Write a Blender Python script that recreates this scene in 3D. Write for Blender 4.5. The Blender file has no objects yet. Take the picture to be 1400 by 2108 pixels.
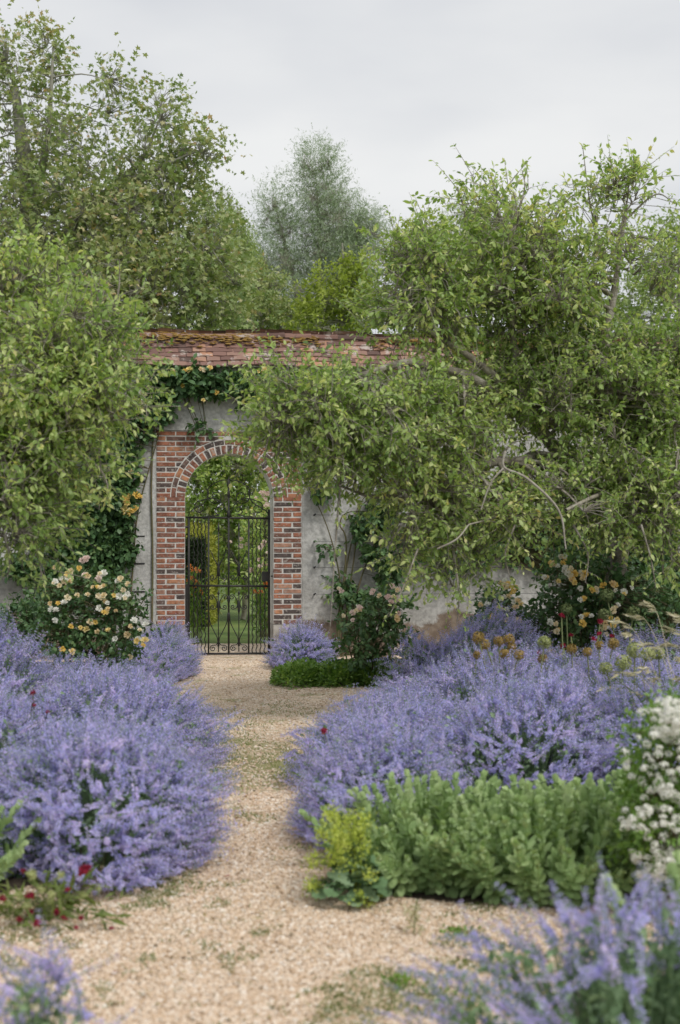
import bpy, math, random
import numpy as np
from mathutils import Vector, Matrix

random.seed(5)
rng = np.random.default_rng(11)
SC = bpy.context.scene
COL = SC.collection
FPX, HX, HY, EYE = 2928.0, 700.0, 1088.0, 1.6      # 50 mm lens, eye height 1.6 m

# ------------------------------------------------------------------ camera, sky, sun, exposure
cam_d = bpy.data.cameras.new('camera')
cam_d.sensor_fit = 'VERTICAL'; cam_d.sensor_height = 36.0; cam_d.lens = 50.0
cam_d.shift_y = 34.0 / 2108.0
cam_d.clip_end = 2000.0
cam_d.dof.use_dof = True; cam_d.dof.focus_distance = 17.2; cam_d.dof.aperture_fstop = 2.6
cam = bpy.data.objects.new('camera', cam_d); COL.objects.link(cam)
cam.location = (0, 0, EYE); cam.rotation_euler = (math.radians(90), 0, 0)
SC.camera = cam

SUN = Vector((0.42, -0.52, 0.80)).normalized()
wd = bpy.data.worlds.new('World'); SC.world = wd; wd.use_nodes = True
wn, wl = wd.node_tree.nodes, wd.node_tree.links
wn.clear()
w_out = wn.new('ShaderNodeOutputWorld'); w_bg = wn.new('ShaderNodeBackground')
w_sky = wn.new('ShaderNodeTexSky'); w_sky.sky_type = 'NISHITA'; w_sky.sun_disc = False
w_sky.sun_elevation = math.asin(SUN.z); w_sky.sun_rotation = math.atan2(SUN.x, SUN.y)
w_sky.dust_density = 4.0
w_tc = wn.new('ShaderNodeTexCoord'); w_map = wn.new('ShaderNodeMapping')
w_map.inputs['Scale'].default_value = (1.0, 1.0, 2.6)
w_noi = wn.new('ShaderNodeTexNoise'); w_noi.inputs['Scale'].default_value = 2.6
w_noi.inputs['Detail'].default_value = 5.0; w_noi.inputs['Roughness'].default_value = 0.45
w_rmp = wn.new('ShaderNodeValToRGB')
w_rmp.color_ramp.elements[0].position = 0.38; w_rmp.color_ramp.elements[0].color = (0.545, 0.56, 0.59, 1)
w_rmp.color_ramp.elements[1].position = 0.62; w_rmp.color_ramp.elements[1].color = (0.71, 0.714, 0.71, 1)
w_mul = wn.new('ShaderNodeVectorMath'); w_mul.operation = 'SCALE'; w_mul.inputs['Scale'].default_value = 10.0
w_mix = wn.new('ShaderNodeMixRGB'); w_mix.inputs['Fac'].default_value = 0.94      # thick cloud over a faint blue sky
wl.new(w_tc.outputs['Generated'], w_map.inputs['Vector']); wl.new(w_map.outputs['Vector'], w_noi.inputs['Vector'])
wl.new(w_noi.outputs['Fac'], w_rmp.inputs['Fac']); wl.new(w_rmp.outputs['Color'], w_mul.inputs[0])
wl.new(w_sky.outputs['Color'], w_mix.inputs['Color1']); wl.new(w_mul.outputs['Vector'], w_mix.inputs['Color2'])
wl.new(w_mix.outputs['Color'], w_bg.inputs['Color']); w_bg.inputs['Strength'].default_value = 0.10
wl.new(w_bg.outputs['Background'], w_out.inputs['Surface'])

sun_d = bpy.data.lights.new('sun', 'SUN'); sun_d.energy = 1.5; sun_d.angle = math.radians(14); sun_d.color = (1.0, 0.96, 0.90)
sun = bpy.data.objects.new('sun', sun_d); COL.objects.link(sun)
sun.rotation_euler = (-SUN).to_track_quat('-Z', 'Y').to_euler(); sun.location = (6, -4, 12)

SC.view_settings.view_transform = 'Standard'; SC.view_settings.look = 'None'
SC.view_settings.exposure = 0.33; SC.view_settings.gamma = 1.0; SC.view_settings.use_curve_mapping = False
SC.render.engine = 'CYCLES'; SC.cycles.use_denoising = True
SC.cycles.max_bounces = 6; SC.cycles.diffuse_bounces = 4; SC.cycles.transmission_bounces = 4; SC.cycles.transparent_max_bounces = 4

# ------------------------------------------------------------------ helpers
def at(px, py, d): return np.array([(px - HX) / FPX * d, d, EYE + (HY - py) / FPX * d])
def gnd(px, py):
    d = EYE * FPX / (py - HY); return np.array([(px - HX) / FPX * d, d, 0.0])
def unit(v): return v / np.maximum(np.linalg.norm(v, axis=-1, keepdims=True), 1e-9)
def frames(fwd, up):                      # columns x, y = forward, z ~ up
    y = unit(fwd); x = unit(np.cross(y, up + 1e-4)); z = np.cross(x, y)
    return np.stack([x, y, z], -1)
def rand_dirs(n): return unit(rng.normal(size=(n, 3)))
_kw = rng.normal(size=(9, 3)); _kp = rng.uniform(0, 6.28, 9)
def lumps(p, s):                          # cheap smooth 3-D noise, about -1..1
    return np.sin(p @ (_kw.T * s) + _kp).sum(-1) / 3.2

class Geo:
    def __init__(self): self.V, self.R, self.F, self.n = [], [], [], 0
    def add(self, V, F, mat=0, rnd=0.5):
        V = np.asarray(V, float).reshape(-1, 3)
        r = np.broadcast_to(np.asarray(rnd, float), (len(V),))
        self.V.append(V); self.R.append(r)
        for f in (F if isinstance(F, list) and len(F) and isinstance(F[0], np.ndarray) else [np.asarray(F, int)]):
            self.F.append((f + self.n, np.full(len(f), mat)))
        self.n += len(V); return self
    def inst(self, tpl, M, T, rnd=0.5):
        V, R, FS = tpl; N = len(T); k = len(V)
        if N == 0: return self
        VV = np.einsum('nij,vj->nvi', M, V) + T[:, None]
        RR = np.clip(np.broadcast_to(np.asarray(rnd, float), (N,))[:, None] + R[None], 0, 1)
        off = (np.arange(N) * k)[:, None, None]
        for f, m in FS:
            ff = (f[None] + off).reshape(-1, f.shape[1]) + self.n
            self.F.append((ff, np.tile(m, N)))
        self.V.append(VV.reshape(-1, 3)); self.R.append(RR.ravel()); self.n += N * k
        return self
    def tpl(self):
        return (np.concatenate(self.V), np.concatenate(self.R) - 0.5, list(self.F))
    def mesh(self, name, mats, smooth=False):
        me = bpy.data.meshes.new(name)
        V = np.concatenate(self.V)
        fl = np.concatenate([f.ravel() for f, m in self.F]); tot = np.concatenate([np.full(len(f), f.shape[1]) for f, m in self.F])
        mi = np.concatenate([m for f, m in self.F])
        me.vertices.add(len(V)); me.vertices.foreach_set('co', V.ravel().astype(np.float32))
        me.loops.add(len(fl)); me.loops.foreach_set('vertex_index', fl.astype(np.int32))
        me.polygons.add(len(tot)); me.polygons.foreach_set('loop_start', np.concatenate([[0], np.cumsum(tot)[:-1]]).astype(np.int32))
        me.polygons.foreach_set('material_index', mi.astype(np.int32))
        me.polygons.foreach_set('use_smooth', np.full(len(tot), bool(smooth)))
        a = me.attributes.new('rnd', 'FLOAT', 'POINT'); a.data.foreach_set('value', np.concatenate(self.R).astype(np.float32))
        for m in (mats if isinstance(mats, (list, tuple)) else [mats]): me.materials.append(m)
        me.update(calc_edges=True)
        return me
    def obj(self, name, mats, parent=None, kind=None, smooth=False):
        return put(name, self.mesh(name, mats, smooth), parent, kind)

def put(name, data, parent=None, kind=None, M=None):
    o = bpy.data.objects.new(name, data); COL.objects.link(o)
    if parent is not None: o.parent = parent
    if kind: o['kind'] = kind
    if M is not None: o.matrix_local = M
    return o
def tag(o, label, cat, group=None):
    o['label'] = label; o['category'] = cat
    if group: o['group'] = group
    return o
def thing(name, label, cat, loc=(0, 0, 0), rz=0.0, group=None):
    o = put(name, None); o.location = loc; o.rotation_euler = (0, 0, rz); o.empty_display_size = 0.1
    return tag(o, label, cat, group)
def mat4(M3, T):
    m = Matrix.Identity(4)
    for i in range(3):
        for j in range(3): m[i][j] = float(M3[i, j])
        m[i][3] = float(T[i])
    return m

def tubes(geo, P, R, sides=4, mat=0, rnd=0.5, cap=False):     # P (N,m,3)  R (N,m)
    P = np.asarray(P, float); R = np.broadcast_to(np.asarray(R, float), P.shape[:2]); N, m = P.shape[:2]
    T = unit(np.gradient(P, axis=1)); ref = np.where(np.abs(unit((P[:, -1] - P[:, 0]))[:, 2:3]) > 0.8, np.array([[1., 0, 0]]), np.array([[0., 0, 1]]))
    X = unit(np.cross(T, ref[:, None])); Y = np.cross(T, X)
    a = np.arange(sides) / sides * 2 * np.pi
    V = P[:, :, None] + R[:, :, None, None] * (np.cos(a)[None, None, :, None] * X[:, :, None] + np.sin(a)[None, None, :, None] * Y[:, :, None])
    i = np.arange(m - 1)[:, None] * sides; j = np.arange(sides)[None]; j2 = (j + 1) % sides
    q = np.stack([i + j, i + j2, i + j2 + sides, i + j + sides], -1).reshape(-1, 4)
    F = (q[None] + (np.arange(N) * m * sides)[:, None, None]).reshape(-1, 4)
    r = np.repeat(np.broadcast_to(np.asarray(rnd, float), (N,)), m * sides)
    fs = [F]
    if cap:
        c = np.concatenate([np.arange(sides)[::-1][None] , (np.arange(sides) + (m - 1) * sides)[None]])
        fs.append((c[None] + (np.arange(N) * m * sides)[:, None, None]).reshape(-1, sides))
    geo.add(V.reshape(-1, 3), fs, mat, r); return geo
def bez(A, B, C, m=6):                    # quadratic curves, (N,3) each -> (N,m,3)
    t = np.linspace(0, 1, m)[None, :, None]
    return (1 - t) ** 2 * A[:, None] + 2 * t * (1 - t) * B[:, None] + t * t * C[:, None]
def spline(pts, m=8):                     # Catmull-Rom through rows of pts (any columns)
    p = np.asarray(pts, float); p = np.vstack([2 * p[0] - p[1], p, 2 * p[-1] - p[-2]]); out = []
    for k in range(1, len(p) - 2):
        t = np.linspace(0, 1, m, endpoint=False)[:, None]
        out.append(0.5 * (2 * p[k] + (p[k + 1] - p[k - 1]) * t + (2 * p[k - 1] - 5 * p[k] + 4 * p[k + 1] - p[k + 2]) * t ** 2 + (3 * p[k] - p[k - 1] - 3 * p[k + 1] + p[k + 2]) * t ** 3))
    return np.vstack(out + [p[-2][None]])
def box(geo, x0, x1, y0, y1, z0, z1, mat=0, rnd=0.5):
    V = [(x, y, z) for x in (x0, x1) for y in (y0, y1) for z in (z0, z1)]
    return geo.add(V, [[0, 1, 3, 2], [4, 6, 7, 5], [0, 4, 5, 1], [2, 3, 7, 6], [0, 2, 6, 4], [1, 5, 7, 3]], mat, rnd)

_gn = {}
def gn_scatter(name, key, meshes, P, M, scl, parent=None):       # thousands of small alike pieces as one object
    if key not in _gn:
        c = bpy.data.collections.new(key)
        for m in meshes: c.objects.link(bpy.data.objects.new(key, m))
        t = bpy.data.node_groups.new(key, 'GeometryNodeTree')
        t.interface.new_socket('Geometry', in_out='INPUT', socket_type='NodeSocketGeometry'); t.interface.new_socket('Geometry', in_out='OUTPUT', socket_type='NodeSocketGeometry')
        n, l = t.nodes, t.links; gi, go = n.new('NodeGroupInput'), n.new('NodeGroupOutput'); ip = n.new('GeometryNodeInstanceOnPoints'); ci = n.new('GeometryNodeCollectionInfo')
        ci.inputs['Collection'].default_value = c; ci.inputs['Separate Children'].default_value = True; ci.inputs['Reset Children'].default_value = True
        ip.inputs['Pick Instance'].default_value = True
        l.new(gi.outputs[0], ip.inputs['Points']); l.new(ci.outputs[0], ip.inputs['Instance'])
        for nm, ty, so in (('idx', 'INT', 'Instance Index'), ('rot', 'FLOAT_VECTOR', 'Rotation'), ('scl', 'FLOAT_VECTOR', 'Scale')):
            a = n.new('GeometryNodeInputNamedAttribute'); a.data_type = ty; a.inputs['Name'].default_value = nm; l.new(a.outputs['Attribute'], ip.inputs[so])
        l.new(ip.outputs[0], go.inputs[0]); _gn[key] = (t, len(meshes))
    t, k = _gn[key]; N = len(P); me = bpy.data.meshes.new(name); me.vertices.add(N); me.vertices.foreach_set('co', np.asarray(P, np.float32).ravel())
    e = np.stack([np.arctan2(M[:, 2, 1], M[:, 2, 2]), -np.arcsin(np.clip(M[:, 2, 0], -1, 1)), np.arctan2(M[:, 1, 0], M[:, 0, 0])], -1)
    S = np.asarray(scl, float); S = np.repeat(S[:, None], 3, 1) if S.ndim == 1 else S
    me.attributes.new('rot', 'FLOAT_VECTOR', 'POINT').data.foreach_set('vector', e.astype(np.float32).ravel())
    me.attributes.new('scl', 'FLOAT_VECTOR', 'POINT').data.foreach_set('vector', S.astype(np.float32).ravel())
    me.attributes.new('idx', 'INT', 'POINT').data.foreach_set('value', rng.integers(0, k, N).astype(np.int32))
    o = put(name, me, parent, 'stuff'); o.modifiers.new('scatter', 'NODES').node_group = t; return o

# ------------------------------------------------------------------ materials
def nodes(name):
    m = bpy.data.materials.new(name); m.use_nodes = True; n = m.node_tree.nodes; n.clear()
    return m, n, m.node_tree.links
def ramp(n, stops, interp='LINEAR'):
    r = n.new('ShaderNodeValToRGB'); e = r.color_ramp.elements; r.color_ramp.interpolation = interp
    while len(e) < len(stops): e.new(0.5)
    for k, (p, c) in enumerate(stops): e[k].position = p; e[k].color = (*c, 1)
    return r
def rsrc(n, l, src):
    if src == 'obj': return n.new('ShaderNodeObjectInfo').outputs['Random']
    a = n.new('ShaderNodeAttribute'); a.attribute_name = 'rnd'
    if src == 'attr': return a.outputs['Fac']
    o = n.new('ShaderNodeObjectInfo'); s = n.new('ShaderNodeMath'); s.operation = 'MULTIPLY_ADD'    # both
    l.new(o.outputs['Random'], s.inputs[0]); s.inputs[1].default_value = 0.5
    t = n.new('ShaderNodeMath'); t.operation = 'MULTIPLY'; t.inputs[1].default_value = 0.5
    l.new(a.outputs['Fac'], t.inputs[0]); l.new(t.outputs[0], s.inputs[2]); return s.outputs[0]
def leafy(name, cols, rough=0.5, trans=0.3, tint=(1.25, 1.3, 0.6), src='attr', spec=0.35):
    m, n, l = nodes(name)
    r = ramp(n, [(k / (len(cols) - 1), c) for k, c in enumerate(cols)])
    l.new(rsrc(n, l, src), r.inputs['Fac'])
    p = n.new('ShaderNodeBsdfPrincipled'); p.inputs['Roughness'].default_value = rough; p.inputs['Specular IOR Level'].default_value = spec
    l.new(r.outputs['Color'], p.inputs['Base Color'])
    t = n.new('ShaderNodeBsdfTranslucent'); v = n.new('ShaderNodeVectorMath'); v.operation = 'MULTIPLY'; v.inputs[1].default_value = tint
    l.new(r.outputs['Color'], v.inputs[0]); l.new(v.outputs['Vector'], t.inputs['Color'])
    x = n.new('ShaderNodeMixShader'); x.inputs['Fac'].default_value = trans
    o = n.new('ShaderNodeOutputMaterial')
    l.new(p.outputs['BSDF'], x.inputs[1]); l.new(t.outputs['BSDF'], x.inputs[2]); l.new(x.outputs['Shader'], o.inputs['Surface'])
    return m
def solid(name, cols, scale=8.0, rough=0.8, bump=0.3, bscale=None, metal=0.0, src=None, dist=0.01, detail=6.0):
    m, n, l = nodes(name)
    tc = n.new('ShaderNodeTexCoord'); no = n.new('ShaderNodeTexNoise'); no.inputs['Scale'].default_value = scale; no.inputs['Detail'].default_value = detail
    l.new(tc.outputs['Object'], no.inputs['Vector'])
    r = ramp(n, [(0.3 + 0.4 * k / (len(cols) - 1), c) for k, c in enumerate(cols)]); l.new(no.outputs['Fac'], r.inputs['Fac'])
    p = n.new('ShaderNodeBsdfPrincipled'); p.inputs['Roughness'].default_value = rough; p.inputs['Metallic'].default_value = metal
    l.new(r.outputs['Color'], p.inputs['Base Color'])
    if bump:
        n2 = n.new('ShaderNodeTexNoise'); n2.inputs['Scale'].default_value = bscale or scale * 6; n2.inputs['Detail'].default_value = 8
        l.new(tc.outputs['Object'], n2.inputs['Vector'])
        b = n.new('ShaderNodeBump'); b.inputs['Strength'].default_value = bump; b.inputs['Distance'].default_value = dist
        l.new(n2.outputs['Fac'], b.inputs['Height']); l.new(b.outputs['Normal'], p.inputs['Normal'])
    o = n.new('ShaderNodeOutputMaterial'); l.new(p.outputs['BSDF'], o.inputs['Surface']); return m

M_plane = leafy('plane_leaf', [(0.138, 0.215, 0.0786), (0.232, 0.317, 0.125), (0.339, 0.405, 0.179), (0.465, 0.466, 0.268), (0.618, 0.354, 0.215)], trans=.3)
M_birch = leafy('birch_leaf', [(0.207, 0.31, 0.119), (0.309, 0.393, 0.158), (0.433, 0.497, 0.238)], trans=.35)
M_willow = leafy('willow_leaf', [(0.19, 0.258, 0.146), (0.291, 0.37, 0.235), (0.426, 0.504, 0.37), (0.538, 0.605, 0.493)], trans=.3, tint=(1.1, 1.15, .8))
M_maple = leafy('maple_leaf', [(.20, .27, .05), (.29, .37, .075), (.39, .46, .11), (.48, .52, .15)], trans=.4)
M_apple = leafy('apple_leaf', [(0.098, 0.167, 0.0478), (0.168, 0.266, 0.0752), (0.265, 0.386, 0.117), (0.376, 0.504, 0.177), (0.517, 0.615, 0.259), (0.727, 0.757, 0.368), (0.616, 0.475, 0.218)], trans=.42, spec=.5, rough=.42)
M_rose = leafy('rose_leaf', [(0.0393, 0.0886, 0.0365), (0.0657, 0.139, 0.0537), (0.118, 0.216, 0.0853), (0.21, 0.304, 0.122)], trans=.2, spec=.4, rough=.45)
M_cover = leafy('cover_leaf', [(0.0976, 0.194, 0.0429), (0.175, 0.307, 0.0644), (0.293, 0.421, 0.107)], trans=.3)
M_mint = leafy('catmint_leaf', [(0.13, 0.223, 0.11), (0.222, 0.335, 0.184), (0.352, 0.485, 0.294)], trans=.25, rough=.7, spec=.15)
M_floret = leafy('catmint_floret', [(0.339, 0.351, 0.684), (0.476, 0.471, 0.836), (0.601, 0.582, 0.9), (0.651, 0.546, 0.872), (0.826, 0.774, 0.9)], trans=.35, tint=(1.05, 1.0, 1.05), rough=.7, spec=.1, src='both')
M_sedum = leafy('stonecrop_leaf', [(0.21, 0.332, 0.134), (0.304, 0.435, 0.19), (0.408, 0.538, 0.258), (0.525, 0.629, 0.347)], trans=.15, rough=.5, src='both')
M_bud = leafy('stonecrop_bud', [(.26, .38, .16), (.32, .44, .20), (.40, .50, .26)], trans=.15, rough=.7, src='both')
M_lady = leafy('mantle_leaf', [(.12, .22, .10), (.19, .30, .16), (.28, .38, .24)], trans=.2, rough=.7)
M_lime = leafy('mantle_flower', [(.34, .44, .05), (.48, .56, .09), (.60, .66, .18)], trans=.25, tint=(1.0, 1.05, .7), rough=.7)
M_white = leafy('white_petal', [(.78, .78, .72), (.86, .86, .81), (.9, .9, .86)], trans=.2, tint=(1, 1, .9), rough=.6, src='both')
M_apricot = leafy('apricot_petal', [(.76, .54, .26), (.84, .68, .40), (.87, .77, .54), (.88, .82, .64), (.87, .77, .56)], trans=.25, tint=(1.1, 1, .8), rough=.6, src='both')
M_yellow = leafy('yellow_petal', [(.80, .54, .10), (.86, .64, .18), (.88, .74, .34), (.86, .80, .56)], trans=.25, tint=(1.1, 1, .8), rough=.6, src='both')
M_pink = leafy('blush_petal', [(.74, .56, .50), (.80, .66, .60), (.82, .74, .68)], trans=.25, tint=(1.1, 1, 1), rough=.6, src='both')
M_orange = leafy('orange_petal', [(.75, .22, .04), (.80, .32, .09), (.82, .45, .2)], trans=.25, tint=(1.1, 1, .8), rough=.6, src='both')
M_crimson = leafy('crimson_petal', [(.16, .005, .02), (.28, .012, .04), (.40, .03, .09)], trans=.2, tint=(1.1, 1, 1), rough=.7, src='both')
M_seed = leafy('seed_head', [(.28, .32, .12), (.38, .42, .18), (.48, .5, .26)], trans=.2, src='both', rough=.8)
M_tan = leafy('dry_allium', [(.25, .17, .05), (.36, .25, .08), (.46, .35, .14)], trans=.2, src='both', rough=.8)
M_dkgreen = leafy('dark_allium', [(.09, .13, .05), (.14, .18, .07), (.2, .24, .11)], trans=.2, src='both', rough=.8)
M_stem = leafy('green_stem', [(.12, .17, .06), (.2, .24, .1), (.30, .30, .14)], trans=.05, rough=.6)
M_grass = leafy('grass_blade', [(.09, .14, .03), (.15, .20, .05), (.23, .26, .09)], trans=.3)
M_straw = leafy('straw', [(.40, .36, .22), (.52, .48, .33), (.62, .58, .44)], trans=.2, rough=.8)
M_hedge = leafy('yew_leaf', [(.015, .032, .012), (.03, .055, .018), (.05, .08, .025)], trans=.15)
M_hedgetip_lit = leafy('yew_new_growth_lit', [(.26, .30, .04), (.36, .38, .06), (.42, .42, .09)], trans=.2)  # pale new growth on top, also paints the hedge's lit right side
M_bark = solid('apple_bark', [(.15, .13, .11), (.28, .25, .21), (.44, .41, .36)], scale=14, bump=.6, dist=.02)
M_greybark = solid('plane_bark', [(.16, .15, .12), (.26, .25, .21), (.36, .35, .30)], scale=4, bump=.3)
M_twig = solid('grey_twig', [(.22, .19, .15), (.34, .31, .26), (.44, .41, .36)], scale=10, bump=.4)
M_cane = solid('rose_cane', [(.07, .08, .03), (.12, .11, .05), (.16, .12, .07)], scale=9, bump=.2)
M_iron = solid('black_iron', [(.010, .011, .012), (.018, .018, .018), (.035, .028, .022)], scale=40, rough=.5, bump=.3, dist=.002)
M_soil = solid('soil', [(.035, .025, .018), (.06, .045, .03), (.10, .075, .05)], scale=9, bump=.9, bscale=45, dist=.03, rough=.95)
M_mortar = solid('mortar', [(.46, .44, .41), (.60, .58, .55), (.70, .68, .65)], scale=12, bump=.5, bscale=90, dist=.004, rough=.95)
M_stone = solid('plinth_stone', [(.24, .22, .19), (.38, .36, .33), (.52, .50, .47)], scale=9, bump=.7, bscale=40, dist=.008, rough=.95)
M_moss = solid('moss', [(.22, .13, .035), (.34, .21, .06), (.40, .31, .12)], scale=20, bump=.9, bscale=80, dist=.01, rough=1.0)

def brick_material():
    m, n, l = nodes('brick')
    oi = n.new('ShaderNodeObjectInfo'); tc = n.new('ShaderNodeTexCoord')
    r = ramp(n, [(0, (.085, .068, .064)), (.18, (.115, .082, .074)), (.30, (.22, .105, .075)), (.50, (.29, .115, .072)), (.72, (.38, .155, .09)), (.88, (.46, .22, .12)), (1.0, (.38, .22, .165))])
    l.new(oi.outputs['Random'], r.inputs['Fac'])
    add = n.new('ShaderNodeVectorMath'); add.operation = 'ADD'; l.new(tc.outputs['Object'], add.inputs[0]); l.new(oi.outputs['Location'], add.inputs[1])
    no = n.new('ShaderNodeTexNoise'); no.inputs['Scale'].default_value = 18; no.inputs['Detail'].default_value = 7; l.new(add.outputs['Vector'], no.inputs['Vector'])
    r2 = ramp(n, [(.3, (.55, .55, .55)), (.5, (.95, .95, .95)), (.68, (1.25, 1.2, 1.15))]); l.new(no.outputs['Fac'], r2.inputs['Fac'])
    mu = n.new('ShaderNodeMixRGB'); mu.blend_type = 'MULTIPLY'; mu.inputs['Fac'].default_value = 1
    l.new(r.outputs['Color'], mu.inputs['Color1']); l.new(r2.outputs['Color'], mu.inputs['Color2'])
    n3 = n.new('ShaderNodeTexNoise'); n3.inputs['Scale'].default_value = 34; n3.inputs['Detail'].default_value = 5; l.new(add.outputs['Vector'], n3.inputs['Vector'])
    r3 = ramp(n, [(.55, (0, 0, 0)), (.68, (.85, .85, .85))]); l.new(n3.outputs['Fac'], r3.inputs['Fac'])
    mx = n.new('ShaderNodeMixRGB'); l.new(r3.outputs['Color'], mx.inputs['Fac']); l.new(mu.outputs['Color'], mx.inputs['Color1']); mx.inputs['Color2'].default_value = (.36, .32, .29, 1)
    p = n.new('ShaderNodeBsdfPrincipled'); p.inputs['Roughness'].default_value = .9; l.new(mx.outputs['Color'], p.inputs['Base Color'])
    b = n.new('ShaderNodeBump'); b.inputs['Strength'].default_value = .7; b.inputs['Distance'].default_value = .006
    l.new(no.outputs['Fac'], b.inputs['Height']); l.new(b.outputs['Normal'], p.inputs['Normal'])
    o = n.new('ShaderNodeOutputMaterial'); l.new(p.outputs['BSDF'], o.inputs['Surface']); return m
M_brick = brick_material()
def tile_material():
    m, n, l = nodes('roof_tile'); oi = n.new('ShaderNodeObjectInfo'); ge = n.new('ShaderNodeNewGeometry')
    a = n.new('ShaderNodeAttribute'); a.attribute_name = 'rnd'
    s = n.new('ShaderNodeMath'); s.operation = 'ADD'; l.new(oi.outputs['Random'], s.inputs[0]); l.new(a.outputs['Fac'], s.inputs[1])
    f = n.new('ShaderNodeMath'); f.operation = 'FRACT'; l.new(s.outputs[0], f.inputs[0])
    r = ramp(n, [(0, (.10, .065, .055)), (.3, (.16, .09, .075)), (.6, (.23, .13, .105)), (.85, (.32, .20, .155)), (1, (.44, .23, .14))]); l.new(f.outputs[0], r.inputs['Fac'])
    no = n.new('ShaderNodeTexNoise'); no.inputs['Scale'].default_value = 5.5; no.inputs['Detail'].default_value = 7; no.inputs['Roughness'].default_value = .65
    l.new(ge.outputs['Position'], no.inputs['Vector'])
    r2 = ramp(n, [(.55, (0, 0, 0)), (.63, (.9, .9, .9))]); l.new(no.outputs['Fac'], r2.inputs['Fac'])
    mx = n.new('ShaderNodeMixRGB'); l.new(r2.outputs['Color'], mx.inputs['Fac']); l.new(r.outputs['Color'], mx.inputs['Color1']); mx.inputs['Color2'].default_value = (.48, .42, .38, 1)
    p = n.new('ShaderNodeBsdfPrincipled'); p.inputs['Roughness'].default_value = .9; l.new(mx.outputs['Color'], p.inputs['Base Color'])
    b = n.new('ShaderNodeBump'); b.inputs['Strength'].default_value = .6; b.inputs['Distance'].default_value = .01
    l.new(no.outputs['Fac'], b.inputs['Height']); l.new(b.outputs['Normal'], p.inputs['Normal'])
    o = n.new('ShaderNodeOutputMaterial'); l.new(p.outputs['BSDF'], o.inputs['Surface']); return m
M_tile = tile_material()
def plaster_material():
    m, n, l = nodes('plaster'); tc = n.new('ShaderNodeTexCoord')
    def noise(s, d=7, rough=.6):
        k = n.new('ShaderNodeTexNoise'); k.inputs['Scale'].default_value = s; k.inputs['Detail'].default_value = d; k.inputs['Roughness'].default_value = rough
        l.new(tc.outputs['Object'], k.inputs['Vector']); return k
    n1 = noise(1.6); r1 = ramp(n, [(.30, (.33, .32, .30)), (.5, (.48, .475, .455)), (.68, (.60, .60, .585))]); l.new(n1.outputs['Fac'], r1.inputs['Fac'])
    n2 = noise(22); r2 = ramp(n, [(.35, (.72, .72, .72)), (.6, (1.08, 1.08, 1.08))]); l.new(n2.outputs['Fac'], r2.inputs['Fac'])
    mu = n.new('ShaderNodeMixRGB'); mu.blend_type = 'MULTIPLY'; mu.inputs['Fac'].default_value = 1; l.new(r1.outputs['Color'], mu.inputs['Color1']); l.new(r2.outputs['Color'], mu.inputs['Color2'])
    # fallen render near the foot bares brown rubble
    sx = n.new('ShaderNodeSeparateXYZ'); l.new(tc.outputs['Object'], sx.inputs[0])
    n3 = noise(1.1, 8, .62); s3 = n.new('ShaderNodeMath'); s3.operation = 'MULTIPLY_ADD'; s3.inputs[1].default_value = 2.4; s3.inputs[2].default_value = -.82
    l.new(n3.outputs['Fac'], s3.inputs[0])
    sb = n.new('ShaderNodeMath'); sb.operation = 'SUBTRACT'; l.new(s3.outputs[0], sb.inputs[0]); l.new(sx.outputs['Z'], sb.inputs[1])
    r3 = ramp(n, [(.02, (0, 0, 0)), (.10, (1, 1, 1))]); l.new(sb.outputs[0], r3.inputs['Fac'])
    n4 = noise(9); r4 = ramp(n, [(.3, (.11, .085, .065)), (.5, (.19, .145, .11)), (.7, (.30, .25, .20))]); l.new(n4.outputs['Fac'], r4.inputs['Fac'])
    mx = n.new('ShaderNodeMixRGB'); l.new(r3.outputs['Color'], mx.inputs['Fac']); l.new(mu.outputs['Color'], mx.inputs['Color1']); l.new(r4.outputs['Color'], mx.inputs['Color2'])
    p = n.new('ShaderNodeBsdfPrincipled'); p.inputs['Roughness'].default_value = .95; l.new(mx.outputs['Color'], p.inputs['Base Color'])
    b = n.new('ShaderNodeBump'); b.inputs['Strength'].default_value = .7; b.inputs['Distance'].default_value = .012
    l.new(n2.outputs['Fac'], b.inputs['Height']); l.new(b.outputs['Normal'], p.inputs['Normal'])
    o = n.new('ShaderNodeOutputMaterial'); l.new(p.outputs['BSDF'], o.inputs['Surface']); return m
M_plaster = plaster_material()
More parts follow.
